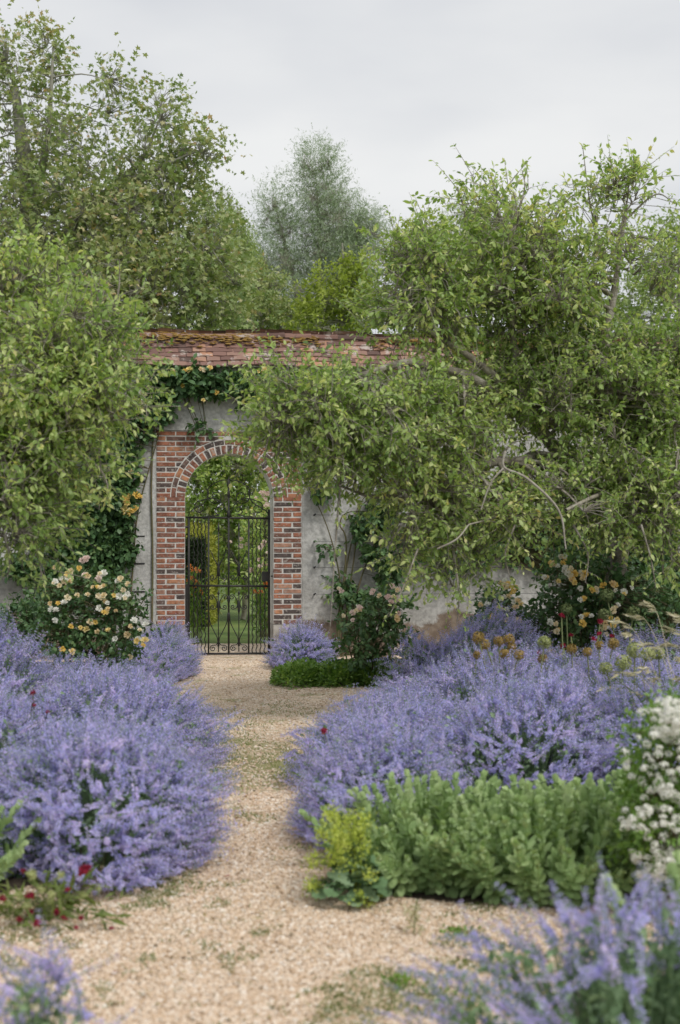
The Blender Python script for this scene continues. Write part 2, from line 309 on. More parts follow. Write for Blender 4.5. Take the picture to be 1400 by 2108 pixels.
def gravel_material():
    m, n, l = nodes('gravel'); tc = n.new('ShaderNodeTexCoord')
    v = n.new('ShaderNodeTexVoronoi'); v.inputs['Scale'].default_value = 62; l.new(tc.outputs['Object'], v.inputs['Vector'])
    bw = n.new('ShaderNodeSeparateXYZ'); l.new(v.outputs['Color'], bw.inputs[0])
    r = ramp(n, GRAVEL); l.new(bw.outputs['X'], r.inputs['Fac'])
    nz = n.new('ShaderNodeTexNoise'); nz.inputs['Scale'].default_value = 2.3; nz.inputs['Detail'].default_value = 8; nz.inputs['Roughness'].default_value = .7; l.new(tc.outputs['Object'], nz.inputs['Vector'])
    # moss gathers in the narrow middle stretch of the path
    sx = n.new('ShaderNodeSeparateXYZ'); l.new(tc.outputs['Object'], sx.inputs[0])
    mr = n.new('ShaderNodeMapRange'); mr.inputs[1].default_value = 1.5; mr.inputs[2].default_value = .2; mr.inputs[3].default_value = 0; mr.inputs[4].default_value = .24
    ds = n.new('ShaderNodeMath'); ds.operation = 'SUBTRACT'; ds.inputs[1].default_value = 9.6; l.new(sx.outputs['Y'], ds.inputs[0])
    ab = n.new('ShaderNodeMath'); ab.operation = 'ABSOLUTE'; l.new(ds.outputs[0], ab.inputs[0]); l.new(ab.outputs[0], mr.inputs[0])
    ad = n.new('ShaderNodeMath'); ad.operation = 'ADD'; l.new(nz.outputs['Fac'], ad.inputs[0]); l.new(mr.outputs[0], ad.inputs[1])
    rm = ramp(n, [(.56, (0, 0, 0)), (.66, (.9, .9, .9))]); l.new(ad.outputs[0], rm.inputs['Fac'])
    mx = n.new('ShaderNodeMixRGB'); l.new(rm.outputs['Color'], mx.inputs['Fac']); l.new(r.outputs['Color'], mx.inputs['Color1']); mx.inputs['Color2'].default_value = (.22, .22, .08, 1)
    n5 = n.new('ShaderNodeTexNoise'); n5.inputs['Scale'].default_value = .8; n5.inputs['Detail'].default_value = 5; l.new(tc.outputs['Object'], n5.inputs['Vector'])
    r5 = ramp(n, [(.32, (.88, .86, .83)), (.5, (1.08, 1.08, 1.07)), (.68, (1.28, 1.28, 1.27))]); l.new(n5.outputs['Fac'], r5.inputs['Fac'])
    mu = n.new('ShaderNodeMixRGB'); mu.blend_type = 'MULTIPLY'; mu.inputs['Fac'].default_value = 1; l.new(mx.outputs['Color'], mu.inputs['Color1']); l.new(r5.outputs['Color'], mu.inputs['Color2'])
    p = n.new('ShaderNodeBsdfPrincipled'); p.inputs['Roughness'].default_value = .9; l.new(mu.outputs['Color'], p.inputs['Base Color'])
    b = n.new('ShaderNodeBump'); b.inputs['Strength'].default_value = .35; b.inputs['Distance'].default_value = .006; b.invert = True
    l.new(v.outputs['Distance'], b.inputs['Height']); l.new(b.outputs['Normal'], p.inputs['Normal'])
    o = n.new('ShaderNodeOutputMaterial'); l.new(p.outputs['BSDF'], o.inputs['Surface']); return m
GRAVEL = [(0, (.27, .185, .12)), (.2, (.44, .315, .205)), (.45, (.60, .45, .315)), (.7, (.69, .56, .43)), (.9, (.77, .68, .575)), (1, (.83, .80, .75))]
M_gravel = gravel_material()
M_pebble = leafy('pebble', [c for p, c in GRAVEL], trans=0.0, src='both', rough=.85, spec=.3)
M_lawn = solid('lawn', [(.09, .15, .03), (.14, .21, .05), (.20, .26, .07)], scale=1.3, bump=.8, bscale=60, dist=.03, rough=.95)
# ------------------------------------------------------------------ ground, path, beds
def sheet(name, poly, z, mat, kind='structure', jitter=0.0, dome=0.0):
    p = np.array(poly, float)
    p = spline(np.vstack([p, p[:1]]), 6)[:-1] if jitter else p
    if jitter: p = p + rng.normal(size=p.shape) * jitter
    c = p.mean(0); n = len(p); V = [np.c_[p, np.full(n, z)]]; F = []
    for k, s in enumerate((.93, .6, .3)):
        V.append(np.c_[c + (p - c) * s, np.full(n, z + dome * (.6, .9, 1)[k])])
        a = np.arange(n); b = (a + 1) % n; F.append(np.stack([k * n + a, k * n + b, (k + 1) * n + b, (k + 1) * n + a], -1))
    V.append(np.array([[c[0], c[1], z + dome]])); a = np.arange(n)
    F.append(np.stack([3 * n + a, 3 * n + (a + 1) % n, np.full(n, 4 * n)], -1))
    return Geo().add(np.vstack(V), F).obj(name, mat, kind=kind, smooth=True)
Geo().add([(-400, -60, -.006), (400, -60, -.006), (400, 700, -.006), (-400, 700, -.006)], [[0, 1, 2, 3]]).obj('ground', M_lawn, kind='structure')
Geo().add([(-6, .5, 0), (8, .5, 0), (8, 18.2, 0), (-.4, 18.2, 0), (-.2, 19.8, 0), (-2.8, 19.8, 0), (-2.6, 18.2, 0), (-6, 17.2, 0)], [[0, 1, 2, 3, 6, 7], [3, 4, 5, 6]][:1]).obj('gravel_path', M_gravel, kind='structure')
Geo().add([(-.6, 17.3, .003), (-.3, 19.75, .003), (-2.75, 19.75, .003), (-2.4, 17.3, .003)], [[0, 1, 2, 3]]).obj('gravel_threshold', M_gravel, kind='structure')
def g2(*pp): return [tuple(gnd(x, y)[:2]) for x, y in pp]
BED_L = g2((-260, 1870), (0, 1840), (120, 1810), (250, 1770), (320, 1720), (350, 1640), (350, 1550), (350, 1480), (340, 1425)) + [(-1.75, 14.6), (-1.95, 16.2), (-2.05, 17.25), (-6, 16.6), (-6, 6)]
BED_R = g2((700, 1825), (800, 1845), (960, 1862), (1160, 1855), (1500, 1840)) + [(4.5, 6), (5.5, 9), (5.5, 12.9), (1.2, 12.9)] + g2((800, 1450), (740, 1465), (690, 1500), (670, 1560), (680, 1660), (680, 1760))
BED_B = g2((600, 1380), (605, 1405), (650, 1412), (790, 1412)) + [(2.0, 14.2), (7, 14.2), (7, 18.3), (-.45, 17.35)]
BED_F = [(.75, 4.9), (1.4, 5.2), (3, 5.0), (3, 2.5), (.9, 2.5), (.45, 3.6)]
for nm, b in (('flower_bed_left', BED_L), ('flower_bed_right', BED_R), ('flower_bed_back', BED_B), ('flower_bed_front', BED_F)):
    sheet(nm, b, .004, M_soil, dome=.02)
def inside(P, poly):
    poly = np.array(poly); x, y = P[:, 0], P[:, 1]; r = np.zeros(len(P), bool)
    for (x0, y0), (x1, y1) in zip(poly, np.roll(poly, -1, 0)):
        c = ((y0 > y) != (y1 > y)) & (x < (x1 - x0) * (y - y0) / (y1 - y0 + 1e-12) + x0); r ^= c
    return r

# ------------------------------------------------------------------ the garden wall with its brick gateway and tiled coping
YAW = math.radians(8)
WC = np.array([-1.41, 17.95, 0.0])                 # middle of the gate opening, middle of the wall's thickness
def wpt(u, v, z): return np.array([WC[0] + u * math.cos(YAW) - v * math.sin(YAW), WC[1] + u * math.sin(YAW) + v * math.cos(YAW), z])
def wall_uz(px, py, v=-.27):                       # where a sight line meets the wall's plane v
    dx, dz = (px - HX) / FPX, (HY - py) / FPX
    # point (dx*t, t, EYE+dz*t); v = -(x-x0) sin + (y-y0) cos
    t = (v - WC[0] * math.sin(YAW) + WC[1] * math.cos(YAW)) / (-dx * math.sin(YAW) + math.cos(YAW))
    x, y = dx * t - WC[0], t - WC[1]
    return x * math.cos(YAW) + y * math.sin(YAW), EYE + dz * t
def wp(px, py, v=-.27): u, z = wall_uz(px, py, v); return wpt(u, v, z)
wall = thing('garden_wall', 'long rendered garden wall with brick arched gateway and mossy tiled coping', 'wall', WC, YAW)
UL, UR, BW, BT = -9.0, 9.0, .905, 2.81
g = Geo()
for u0, u1, z0, z1 in ((UL, -BW - .002, -.3, 3.6), (BW + .002, UR, -.3, 3.6), (-BW - .001, BW + .001, BT + .003, 3.6)):
    box(g, u0, u1, -.243, .25, z0, z1)
def skin(u0, u1, z0, z1):
    nu, nz = max(2, int((u1 - u0) / .1)), max(2, int((z1 - z0) / .1))
    U, Z = np.meshgrid(np.linspace(u0, u1, nu), np.linspace(z0, z1, nz)); P = np.stack([U, 0 * U, Z], -1).reshape(-1, 3)
    P[:, 1] = -.256 + .006 * lumps(P * np.array([1, 1, 1.]), 2.2) + .004 * lumps(P, 7.) - .012 * np.clip(lumps(P + 9, .9), 0, 1)
    a = (np.arange(nz - 1)[:, None] * nu + np.arange(nu - 1)[None]).ravel()
    g.add(P, np.stack([a, a + 1, a + 1 + nu, a + nu], -1))
skin(UL, -BW - .004, -.1, 3.6); skin(BW + .004, UR, -.1, 3.6); skin(-BW + .001, BW - .001, BT + .005, 3.6)
g.obj('rendered_face', M_plaster, wall, smooth=True)
# mortar bed of the gateway, with the arch cut through it
RI, Z0 = .55, 1.98
g = Geo(); n = 40; th = np.linspace(0, np.pi, n + 1)
I = np.c_[RI * np.cos(th), Z0 + RI * np.sin(th)]
O = []
for t in th:
    c, s = math.cos(t), math.sin(t); k = min(BW / max(abs(c), 1e-6), (BT - Z0) / max(s, 1e-6)); O.append((k * c, Z0 + k * s))
O = np.array(O); VF, VB = -.250, .25
V = np.vstack([np.c_[I[:, 0], np.full(n + 1, VF), I[:, 1]], np.c_[O[:, 0], np.full(n + 1, VF), O[:, 1]], np.c_[I[:, 0], np.full(n + 1, VB), I[:, 1]], np.c_[O[:, 0], np.full(n + 1, VB), O[:, 1]]])
a = np.arange(n); m_ = n + 1
g.add(V, [np.stack([a, a + m_, a + m_ + 1, a + 1], -1), np.stack([a, a + 1, a + 1 + 2 * m_, a + 2 * m_], -1), np.stack([a + 2 * m_, a + 2 * m_ + 1, a + 3 * m_ + 1, a + 3 * m_], -1)])
for s in (-1, 1): box(g, min(s * RI, s * BW), max(s * RI, s * BW), VF, VB, .40, Z0)
surround = g.obj('brick_surround', M_mortar, wall)
def brick_mesh(w, h, d=.10, seed=0, dx=0.0):
    r = np.random.default_rng(seed); c = .004; gg = Geo()
    def ring(x, z, y): return np.array([(-x, y, -z), (x, y, -z), (x, y, z), (-x, y, z)])
    A = ring(w / 2, h / 2, d); B = ring(w / 2, h / 2, -.001); C_ = ring(w / 2 - c, h / 2 - c, -.006)
    B = B + r.normal(size=B.shape) * [.0015, .0008, .0012]; C_ = C_ + r.normal(size=C_.shape) * [.002, .0012, .0012]
    i = np.arange(4); j = (i + 1) % 4
    gg.add(np.vstack([A, B, C_]), [np.stack([i, j, j + 4, i + 4], -1), np.stack([i + 4, j + 4, j + 8, i + 8], -1), np.array([[8, 9, 10, 11]])])
    return gg.mesh('brick', M_brick)
STR = [brick_mesh(.222, .0485, seed=k) for k in range(5)]; HEAD = [brick_mesh(.103, .0485, seed=20 + k) for k in range(5)]
def lay(me, u, z, rot=0.0): 
    o = put('brick', me, surround); o.location = (u, VF, z); o.rotation_euler = (0, rot + random.gauss(0, .006), 0); return o
CH = .0640; zc = .43; k = 0
while zc < Z0 - .01:
    for s in (-1, 1):
        if (k + (s > 0)) % 2: us = ((RI + .055, HEAD), (RI + .235, STR))
        else: us = ((RI + .116, STR), (RI + .298, HEAD))
        for u, kind in us: lay(random.choice(kind), s * u + random.gauss(0, .002), zc + random.gauss(0, .0012))
    zc += CH; k += 1
def prism_brick(poly):                             # brick cut to any convex outline in the wall's plane
    p = np.array(poly, float); c = p.mean(0); n = len(p); gg = Geo(); q = c + (p - c) * (1 - .009 / np.maximum(np.linalg.norm(p - c, axis=1, keepdims=True), .02))
    A = np.c_[p[:, 0] - c[0], np.full(n, .1), p[:, 1] - c[1]]; B = A.copy(); B[:, 1] = -.001; C_ = np.c_[q[:, 0] - c[0], np.full(n, -.006), q[:, 1] - c[1]]
    C_ += rng.normal(size=C_.shape) * .001
    i = np.arange(n); j = (i + 1) % n
    gg.add(np.vstack([A, B, C_]), [np.stack([i, j, j + n, i + n], -1), np.stack([i + n, j + n, j + 2 * n, i + 2 * n], -1), (np.arange(n) + 2 * n)[None]])
    o = put('brick', gg.mesh('brick', M_brick), surround); o.location = (c[0], VF, c[1]); return o
NV = 27
for k in range(NV):                                # inner ring: headers on edge
    a0, a1 = (k + .11) / NV * np.pi, (k + .89) / NV * np.pi; r0, r1 = RI + .003, RI + .105
    am = (a0 + a1) / 2
    prism_brick([(r * math.cos(t), Z0 + r * math.sin(t)) for r, t in ((r0, a0), (r1, a0 + .005), (r1, a1 - .005), (r0, a1))])
NO = 17
for k in range(NO):                                # outer ring: bricks laid along the curve
    a0, a1 = (k + .045) / NO * np.pi, (k + .955) / NO * np.pi; r0, r1 = RI + .116, RI + .172
    ts = np.linspace(a0, a1, 4)
    prism_brick([(r0 * math.cos(t), Z0 + r0 * math.sin(t)) for t in ts] + [(r1 * math.cos(t), Z0 + r1 * math.sin(t)) for t in ts[::-1]])
RO = RI + .185; zc = Z0 + .03; k = 0
while zc < BT - .02:                               # spandrels, cut against the outer ring
    h = .0242
    for s in (-1, 1):
        lim = [math.sqrt(max(RO ** 2 - (zz - Z0) ** 2, 0)) for zz in (zc - h, zc + h)]
        e = BW - .004; first = .108 if (k % 2) else .228
        while e > max(min(lim), 0) + .03:
            w = first; first = .228; i = e - w
            p = [(e, zc - h), (e, zc + h)]
            ib, it = max(i, lim[0]), max(i, lim[1])
            if s < 0: ib, it = max(ib, .006), max(it, .006)
            else: ib, it = max(ib, .006), max(it, .006)
            if e - max(ib, it) > .02:
                prism_brick([(s * e, zc - h), (s * e, zc + h), (s * it, zc + h), (s * ib, zc - h)][::s])
            e = i - .015
            if i < min(ib, it) - .001: break
    zc += CH; k += 1
for s in (-1, 1):
    for z0, z1 in ((-.05, .19), (.2, .397)):
        g = Geo(); u0, u1 = (RI - .002, BW + .01) if s > 0 else (-BW - .01, -RI + .002)
        box(g, u0, u1, -.262, .26, z0, z1); g.obj('plinth_stone', M_stone, surround)
# coping: deck, tiles, ridge
EV, EZ, RZ = .42, 3.60, 4.03
g = Geo(); g.add([(UL, -EV + .03, EZ), (UR, -EV + .03, EZ), (UR, 0, RZ - .02), (UL, 0, RZ - .02), (UL, EV - .03, EZ), (UR, EV - .03, EZ)], [np.array([[0, 1, 2, 3], [3, 2, 5, 4], [4, 5, 1, 0]]), np.array([[0, 3, 4], [1, 5, 2]])])
deck = g.obj('tiled_coping', M_mortar, wall)
def tile_mesh(seed, geo=None):
    r = np.random.default_rng(seed); gg = Geo(); w, L, t = .164, .19, .019
    xs = np.array([-.5, -.2, .2, .5]) * w; cur = np.array([0, .004, .004, 0]) * r.uniform(-.5, 1.3)
    e = r.normal(size=4) * .004
    bot = [(x, L * 0 + ee, c) for x, ee, c in zip(xs, e, cur)]; top = [(x, L, c) for x, c in zip(xs, cur)]
    V = np.array(bot + top + [(x, y, z + t) for x, y, z in bot] + [(x, y, z + t) for x, y, z in top])
    F = [[8 + k, 9 + k, 13 + k, 12 + k] for k in range(3)] + [[k, k + 1, k + 9, k + 8] for k in range(3)] + [[0, 8, 12, 4], [3, 7, 15, 11]] + [[k + 4, k + 5, k + 1, k] for k in range(3)]
    gg.add(V, np.array(F), 0, 0.5); return gg
TG = [tile_mesh(k) for k in range(6)]; TM = [x.mesh('roof_tile', M_tile) for x in TG]
pitch = math.atan2(RZ - EZ, EV); NC = 7; SL = math.hypot(RZ - EZ, EV); rest = Geo()
for side in (-1, 1):
    for c in range(NC):
        s0 = c * SL / NC - .015
        nU = int((UR - UL) / .169)
        for k in range(nU):
            u = UL + .09 + k * .169 + (c % 2) * .084 + random.gauss(0, .004)
            base = Vector((u, side * (EV - s0 * math.cos(pitch)) * 1.0, EZ + s0 * math.sin(pitch) + .012 + .004 * c * 0))
            base.z += .012 * math.sin(u * 2.1) + .008 * math.sin(u * 5.3 + c)
            R = Matrix.Rotation(random.gauss(0, .025), 4, 'Z')
            tilt = pitch - .13 + random.gauss(0, .03)
            M = Matrix.Translation(base) @ (Matrix.Rotation(tilt, 4, 'X') if side < 0 else Matrix.Rotation(math.pi, 4, 'Z') @ Matrix.Rotation(tilt, 4, 'X')) @ R
            if side < 0 and -2.0 < u < 4.6:
                put('roof_tile', random.choice(TM), deck, M=M)
            else:
                m3 = np.array(M.to_3x3()); rest.inst(random.choice(TG).tpl(), m3[None], np.array(M.translation)[None], random.random())
rest.obj('roof_tiles', M_tile, deck, kind='stuff')
rm = []
for k in range(4):
    g = Geo(); a = np.linspace(0, np.pi, 7); L = .33
    for e, (x, rr) in enumerate(((0, .085), (L + .02, .095))):
        pass
    V = np.vstack([np.c_[np.full(7, x), -rr * np.cos(a), rr * .8 * np.sin(a)] for x, rr in ((-.02, .088), (L, .098), (-.02, .070), (L, .080))]) + rng.normal(size=(28, 3)) * .003
    i = np.arange(6); g.add(V, [np.stack([i, i + 7, i + 8, i + 1], -1), np.stack([i, i + 1, i + 15, i + 14], -1), np.stack([i + 7, i + 21, i + 22, i + 8], -1)])
    rm.append(g.mesh('ridge_tile', M_tile))
u = UL
while u < UR - .3:
    o = put('ridge_tile', random.choice(rm), deck); o.location = (u, 0, RZ - .03 + .012 * math.sin(u * 2.1)); o.rotation_euler = (0, random.gauss(0, .012), random.gauss(0, .012)); u += .335
g = Geo()                                          # cushions of moss below the ridge
N = 2600; u = rng.uniform(UL, UR, N * 3); s = SL * (1 - rng.beta(1.0, 3.2, N * 3) * .62); keep = lumps(np.c_[u * 1.3, s * 3, u * 0], 2.0) > .0
u, s = u[keep][:N], s[keep][:N]; P = np.c_[u, -(EV - s * math.cos(pitch)) - .012, EZ + s * math.sin(pitch) + .052]
ico = bpy.data.meshes.new('tmp')
import bmesh
bm = bmesh.new(); bmesh.ops.create_icosphere(bm, subdivisions=1, radius=1); IV = np.array([v.co[:] for v in bm.verts]); IF = np.array([[v.index for v in f.verts] for f in bm.faces]); bm.free()
ICO = (IV, np.zeros(len(IV)), [(IF, np.zeros(len(IF), int))])
g.inst(ICO, np.eye(3)[None] * (rng.uniform(.008, .030, len(u))[:, None] * np.array([1.7, 1.1, .38]))[:, None, :], P, rng.random(len(u)))
g.obj('moss', M_moss, deck, kind='stuff', smooth=True)
# training wires and iron pins
def wall_wires(sgn, us, zs, u_end):
    for z in zs:
        w = Geo(); tubes(w, [[(us, -.30, z), ((us + u_end) / 2, -.30, z - .01), (u_end, -.30, z)]], .0025, 3); w.obj('training_wire', M_iron, wall)
        p = Geo(); tubes(p, [[(us, -.22, z), (us, -.31, z)]], .010, 6, cap=True); tubes(p, [[(us - .012, -.305, z - .012), (us + .014, -.305, z + .014)]], .009, 5, cap=True); p.obj('iron_pin', M_iron, wall)
wall_wires(1, wall_uz(647, 1060)[0], [wall_uz(647, y)[1] for y in (1060, 1115, 1168, 1223)], 6.0)
for y in (992, 1104, 1160, 1218):
    u, z = wall_uz(298, y); p = Geo(); tubes(p, [[(u, -.27, z), (u - .09, -.275, z), (u - .22, -.28, z - .004)]], [[.012, .010, .008]], 5, cap=True); p.obj('iron_pin', M_iron, wall)

# ------------------------------------------------------------------ wrought-iron gate
gate = thing('iron_gate', 'black wrought iron gate with wavy bars and scrollwork in the brick arch', 'gate', wpt(0, -.08, 0), YAW)
def bar(name, pts, r=.009, sides=5, parent=None, sm=True):
    g = Geo(); p = np.array([(q[0], 0, q[1]) if len(q) == 2 else q for q in pts], float)
    tubes(g, p[None], r, sides, cap=True); return g.obj(name, M_iron, parent or gate, smooth=sm)
frame = bar('frame', [(-.50, .02), (-.50, 1.735)], .015, 4)
bar('frame_stile', [(.507, .02), (.507, 1.84)], .016, 4); bar('top_rail', [(-.535, 1.74), (.52, 1.728)], .013, 4)
bar('lock_rail', [(-.515, .885), (.52, .872)], .013, 4); bar('bottom_rail', [(-.51, .03), (.515, .025)], .014, 4)
bar('centre_bar', [(0, .02), (0, 2.16)], .0135, 6)
for s in (-1, 1): bar('upright_bar', [(s * .252, .02), (s * .252, 1.735)], .011, 5)
for u in (-.435, -.388, -.340, -.294, .300, .350, .400, .452):
    z = np.linspace(.03, 1.73, 70); w = .008 * np.sin(z / .112 * 2 * np.pi + u * 3)
    bar('wavy_bar', np.c_[u + w, 0 * z, z], .0065, 4)
def scroll(c, r0, a0, turns, parent=None, r=.006, sgn=1, tail=None):
    t = np.linspace(0, 1, 22); ang = a0 + sgn * t * turns * 2 * np.pi; rr = r0 * (1 - .82 * t)
    p = np.c_[c[0] + rr * np.cos(ang), c[1] + rr * np.sin(ang)]
    if tail is not None: p = np.vstack([spline(np.vstack([tail, p[:2]]), 7)[:-1], p[1:]])
    return bar('scroll', p, r, 4)
for s in (-1, 1):
    c = s * .128
    sp = bar('spindle', [(c, .05), (c, .80)], .007, 5); bar('finial', [(c, .755), (c, .785), (c, .83)], np.array([[.004, .016, .001]]), 5)
    bar('collar', [(c, .52), (c, .56), (c, .66), (c, .70)], np.array([[.006, .016, .018, .006]]), 6)
    bar('spindle', [(c, .90), (c, 1.66)], .007, 5); bar('finial', [(c, 1.55), (c, 1.60), (c, 1.69)], np.array([[.006, .015, .001]]), 5)
    bar('collar', [(c, 1.0), (c, 1.05), (c, 1.14), (c, 1.19)], np.array([[.006, .014, .014, .006]]), 6)
    for q in (-1, 1):
        scroll((c + q * .085, .735), .034, math.pi / 2 + q * .6, 1.3, sgn=-q, tail=[(c + q * .012, .60), (c + q * .02, .69)])
        scroll((c + q * .075, .615), .030, -math.pi / 2 - q * .4, 1.2, sgn=q, tail=[(c + q * .012, .68), (c + q * .025, .61)])
        scroll((c + q * .075, .985), .034, -math.pi / 2, 1.2, sgn=q, tail=[(c + q * .01, 1.12), (c + q * .02, 1.0)])
        scroll((c + q * .07, .095), .040, math.pi / 2, 1.4, sgn=-q, tail=[(c + q * .008, .17), (c + q * .03, .14)])
        bar('lyre_strap', spline([(c + q * .118, .52), (c + q * .105, .42), (c + q * .055, .31), (c + q * .012, .22), (c + q * .008, .12)], 6), .006, 4)
        bar('lyre_strap', spline([(c + q * .10, 1.32), (c + q * .06, 1.23), (c + q * .012, 1.13), (c + q * .008, 1.0)], 6), .006, 4)
    # overthrow
    scroll((s * .165, 2.00), .10, -s * .0 + (0 if s > 0 else math.pi), 1.35, sgn=-s, tail=[(s * .01, 2.215), (s * .12, 2.195), (s * .245, 2.12)])
    scroll((s * .36, 1.86), .085, math.pi / 2, 1.3, sgn=-s, tail=[(s * .02, 1.80), (s * .10, 1.93), (s * .22, 1.98)])
    scroll((s * .12, 1.83), .06, -math.pi / 2, 1.2, sgn=s, tail=[(s * .30, 1.75), (s * .22, 1.755)])
    bar('brace', spline([(s * .505, 1.76), (s * .46, 1.83), (s * .30, 1.93), (s * .25, 2.05), (s * .285, 2.10)], 6), .006, 4)
bar('finial', [(0, 2.10), (0, 2.14), (0, 2.17), (0, 2.26)], np.array([[.010, .026, .024, .002]]), 6)
bar('collar', [(0, 1.735), (0, 1.76), (0, 1.80), (0, 1.84)], np.array([[.014, .026, .024, .012]]), 6)
for z in (1.985, .66, .45): bar('collar', [(0, z), (0, z + .03), (0, z + .07), (0, z + .10)], np.array([[.012, .021, .021, .012]]), 6)
g = Geo(); box(g, .418, .518, -.035, .03, .935, 1.058); lock = g.obj('lock_box', M_iron, gate)
bar('door_knob', [(.53, -.03, 1.0), (.545, -.03, 1.0), (.556, -.03, 1.0)], np.array([[.006, .014, .010]]), 8, lock)
g = Geo(); box(g, -.548, -.505, -.05, .03, 0, .905); g.obj('hinge_post', M_iron, gate)
for z in (.2, 1.62):
    bar('hinge', [(-.565, 0, z), (-.50, 0, z)], .016, 6)
# ------------------------------------------------------------------ leaf templates (y along the leaf, z its upper side)
def leaf_tpl(w, fold=.10, droop=.18, pts=((.25, .85), (.62, .9)), petiole=.12):
    V = [(0, 0, 0)]; 
    for y, k in pts:
        z = -droop * y * y
        V += [(-w / 2 * k, y, z + fold * w * k), (0, y, z), (w / 2 * k, y, z + fold * w * k)]
    V.append((0, 1, -droop)); V = np.array(V, float); V[:, 1] += petiole; V = np.vstack([V, [(-.012, 0, 0)]])
    T, Q = [(0, 2, 1), (0, 3, 2)], []; m = len(pts)
    for k in range(m - 1):
        a = 1 + 3 * k; Q += [(a, a + 1, a + 4, a + 3), (a + 1, a + 2, a + 5, a + 4)]
    a = 1 + 3 * (m - 1); T += [(a, a + 1, 3 * m + 1), (a + 1, a + 2, 3 * m + 1)]
    FS = [(np.array(T), np.zeros(len(T), int))]
    if Q: FS.append((np.array(Q), np.zeros(len(Q), int)))
    return (V, np.zeros(len(V)), FS)
def oval_tpl(w, droop, petiole=.1):
    V = np.array([(0, 0, 0), (-.42 * w, .28, -.08 * droop), (.42 * w, .28, -.08 * droop), (-.46 * w, .64, -.42 * droop), (.46 * w, .64, -.42 * droop), (0, 1, -droop)]); V[:, 1] += petiole
    return (V, np.zeros(6), [(np.array([(0, 2, 1), (3, 4, 5)]), np.zeros(2, int)), (np.array([(1, 2, 4, 3)]), np.zeros(1, int))])
L_APPLE = [leaf_tpl(.48, .22, .22), oval_tpl(.50, .12), oval_tpl(.50, .42)]
L_ROSE = [oval_tpl(.66, .15), oval_tpl(.62, .35)]
L_WILLOW = [leaf_tpl(.20, .1, .2, ((.45, 1.0),), .05)]
L_SMALL = [leaf_tpl(.55, .1, .12, ((.45, 1.0),), .05)]
def palm_tpl():                                    # lobed leaf of the plane tree / maple
    a = np.radians([-150, -105, -78, -48, -25, 0, 25, 48, 78, 105, 150]); r = np.array([.18, .42, .26, .55, .33, .72, .33, .55, .26, .42, .18])
    V = np.c_[r * np.sin(a), .30 + r * np.cos(a), -.12 * r * r + .05 * np.abs(np.sin(a))]; V = np.vstack([[(0, .30, 0)], V])
    F = np.array([(0, k + 1, k) for k in range(1, 11)]); return (V, np.zeros(len(V)), [(F, np.zeros(len(F), int))])
L_PALM = [palm_tpl()]
def quad_tpl(w=.6):
    V = np.array([(0, 0, 0), (-w / 2, .5, .06), (0, 1, -.1), (w / 2, .5, .06)]); return (V, np.zeros(4), [(np.array([(0, 3, 2, 1)]), np.zeros(1, int))])
L_QUAD = [quad_tpl()]

def leafy_twigs(gl, gt, base, dr, length, k, tpls, size, hang=.4, spread=.9, rnd=None, twig_r=.004, tm=0, lm=0, whorl=False, up=.55):
    N = len(base); dr = unit(dr); sag = np.zeros((N, 3)); sag[:, 2] = -.25 * length * rng.random(N)
    mid = base + dr * (length * .5)[:, None]; tip = base + dr * length[:, None] + sag
    if gt is not None: tubes(gt, bez(base, mid, tip, 3), np.array([[1, .75, .3]]) * twig_r * np.ones((N, 1)), 3, tm)
    t = (np.arange(k)[None] + rng.random((N, k))) / k; t = .12 + .9 * t
    P = base[:, None] * ((1 - t) ** 2)[..., None] + mid[:, None] * (2 * t * (1 - t))[..., None] + tip[:, None] * (t * t)[..., None]
    rd = rand_dirs(N * k).reshape(N, k, 3)
    f = dr[:, None] * .55 + rd * spread; f[..., 2] -= hang
    upv = rand_dirs(N * k).reshape(N, k, 3) * .75; upv[..., 2] += up + .3
    P, f, upv = P.reshape(-1, 3), f.reshape(-1, 3), upv.reshape(-1, 3)
    M = frames(f, upv); s = size * (.45 + .85 * rng.beta(2.2, 1.8, N * k)) * np.repeat(rng.uniform(.75, 1.15, N), k)
    r = (np.repeat(rnd if rnd is not None else rng.random(N), k) * .55 + rng.random(N * k) * .45)
    which = rng.integers(0, len(tpls), N * k)
    for q, tp in enumerate(tpls):
        w = which == q; 
        if lm: tp = (tp[0], tp[1], [(ff, mm + lm) for ff, mm in tp[2]])
        gl.inst(tp, M[w] * s[w][:, None, None], P[w], r[w])

def B(px, py, d, rx, ry, dep, wt=1.0):             # an ellipsoid of crown: seen at px,py, d metres away
    c = at(px, py, d); return (c, np.array([rx * d / FPX, dep, ry * d / FPX]), wt)
def sample_blobs(blobs, n, shell=.45, gap=-.35, gs=1.6):
    w = np.array([b[2] * np.prod(b[1]) ** .75 for b in blobs]); w /= w.sum(); out, nor = [], []
    for b, k in zip(blobs, (w * n).astype(int) + 1):
        d = rand_dirs(k * 3); r = rng.random(k * 3) ** shell; P = b[0] + d * r[:, None] * b[1]
        ok = lumps(P, gs) + .4 * lumps(P + 5, gs * 2.7) > gap
        ok |= rng.random(len(ok)) < .22
        out.append(P[ok][:k]); nor.append(unit(d / b[1])[ok][:k])
    return np.vstack(out), np.vstack(nor)
def nearest(A, Bp):
    i = np.empty(len(A), int)
    for s in range(0, len(A), 2000): i[s:s + 2000] = ((A[s:s + 2000, None] - Bp[None]) ** 2).sum(-1).argmin(1)
    return i
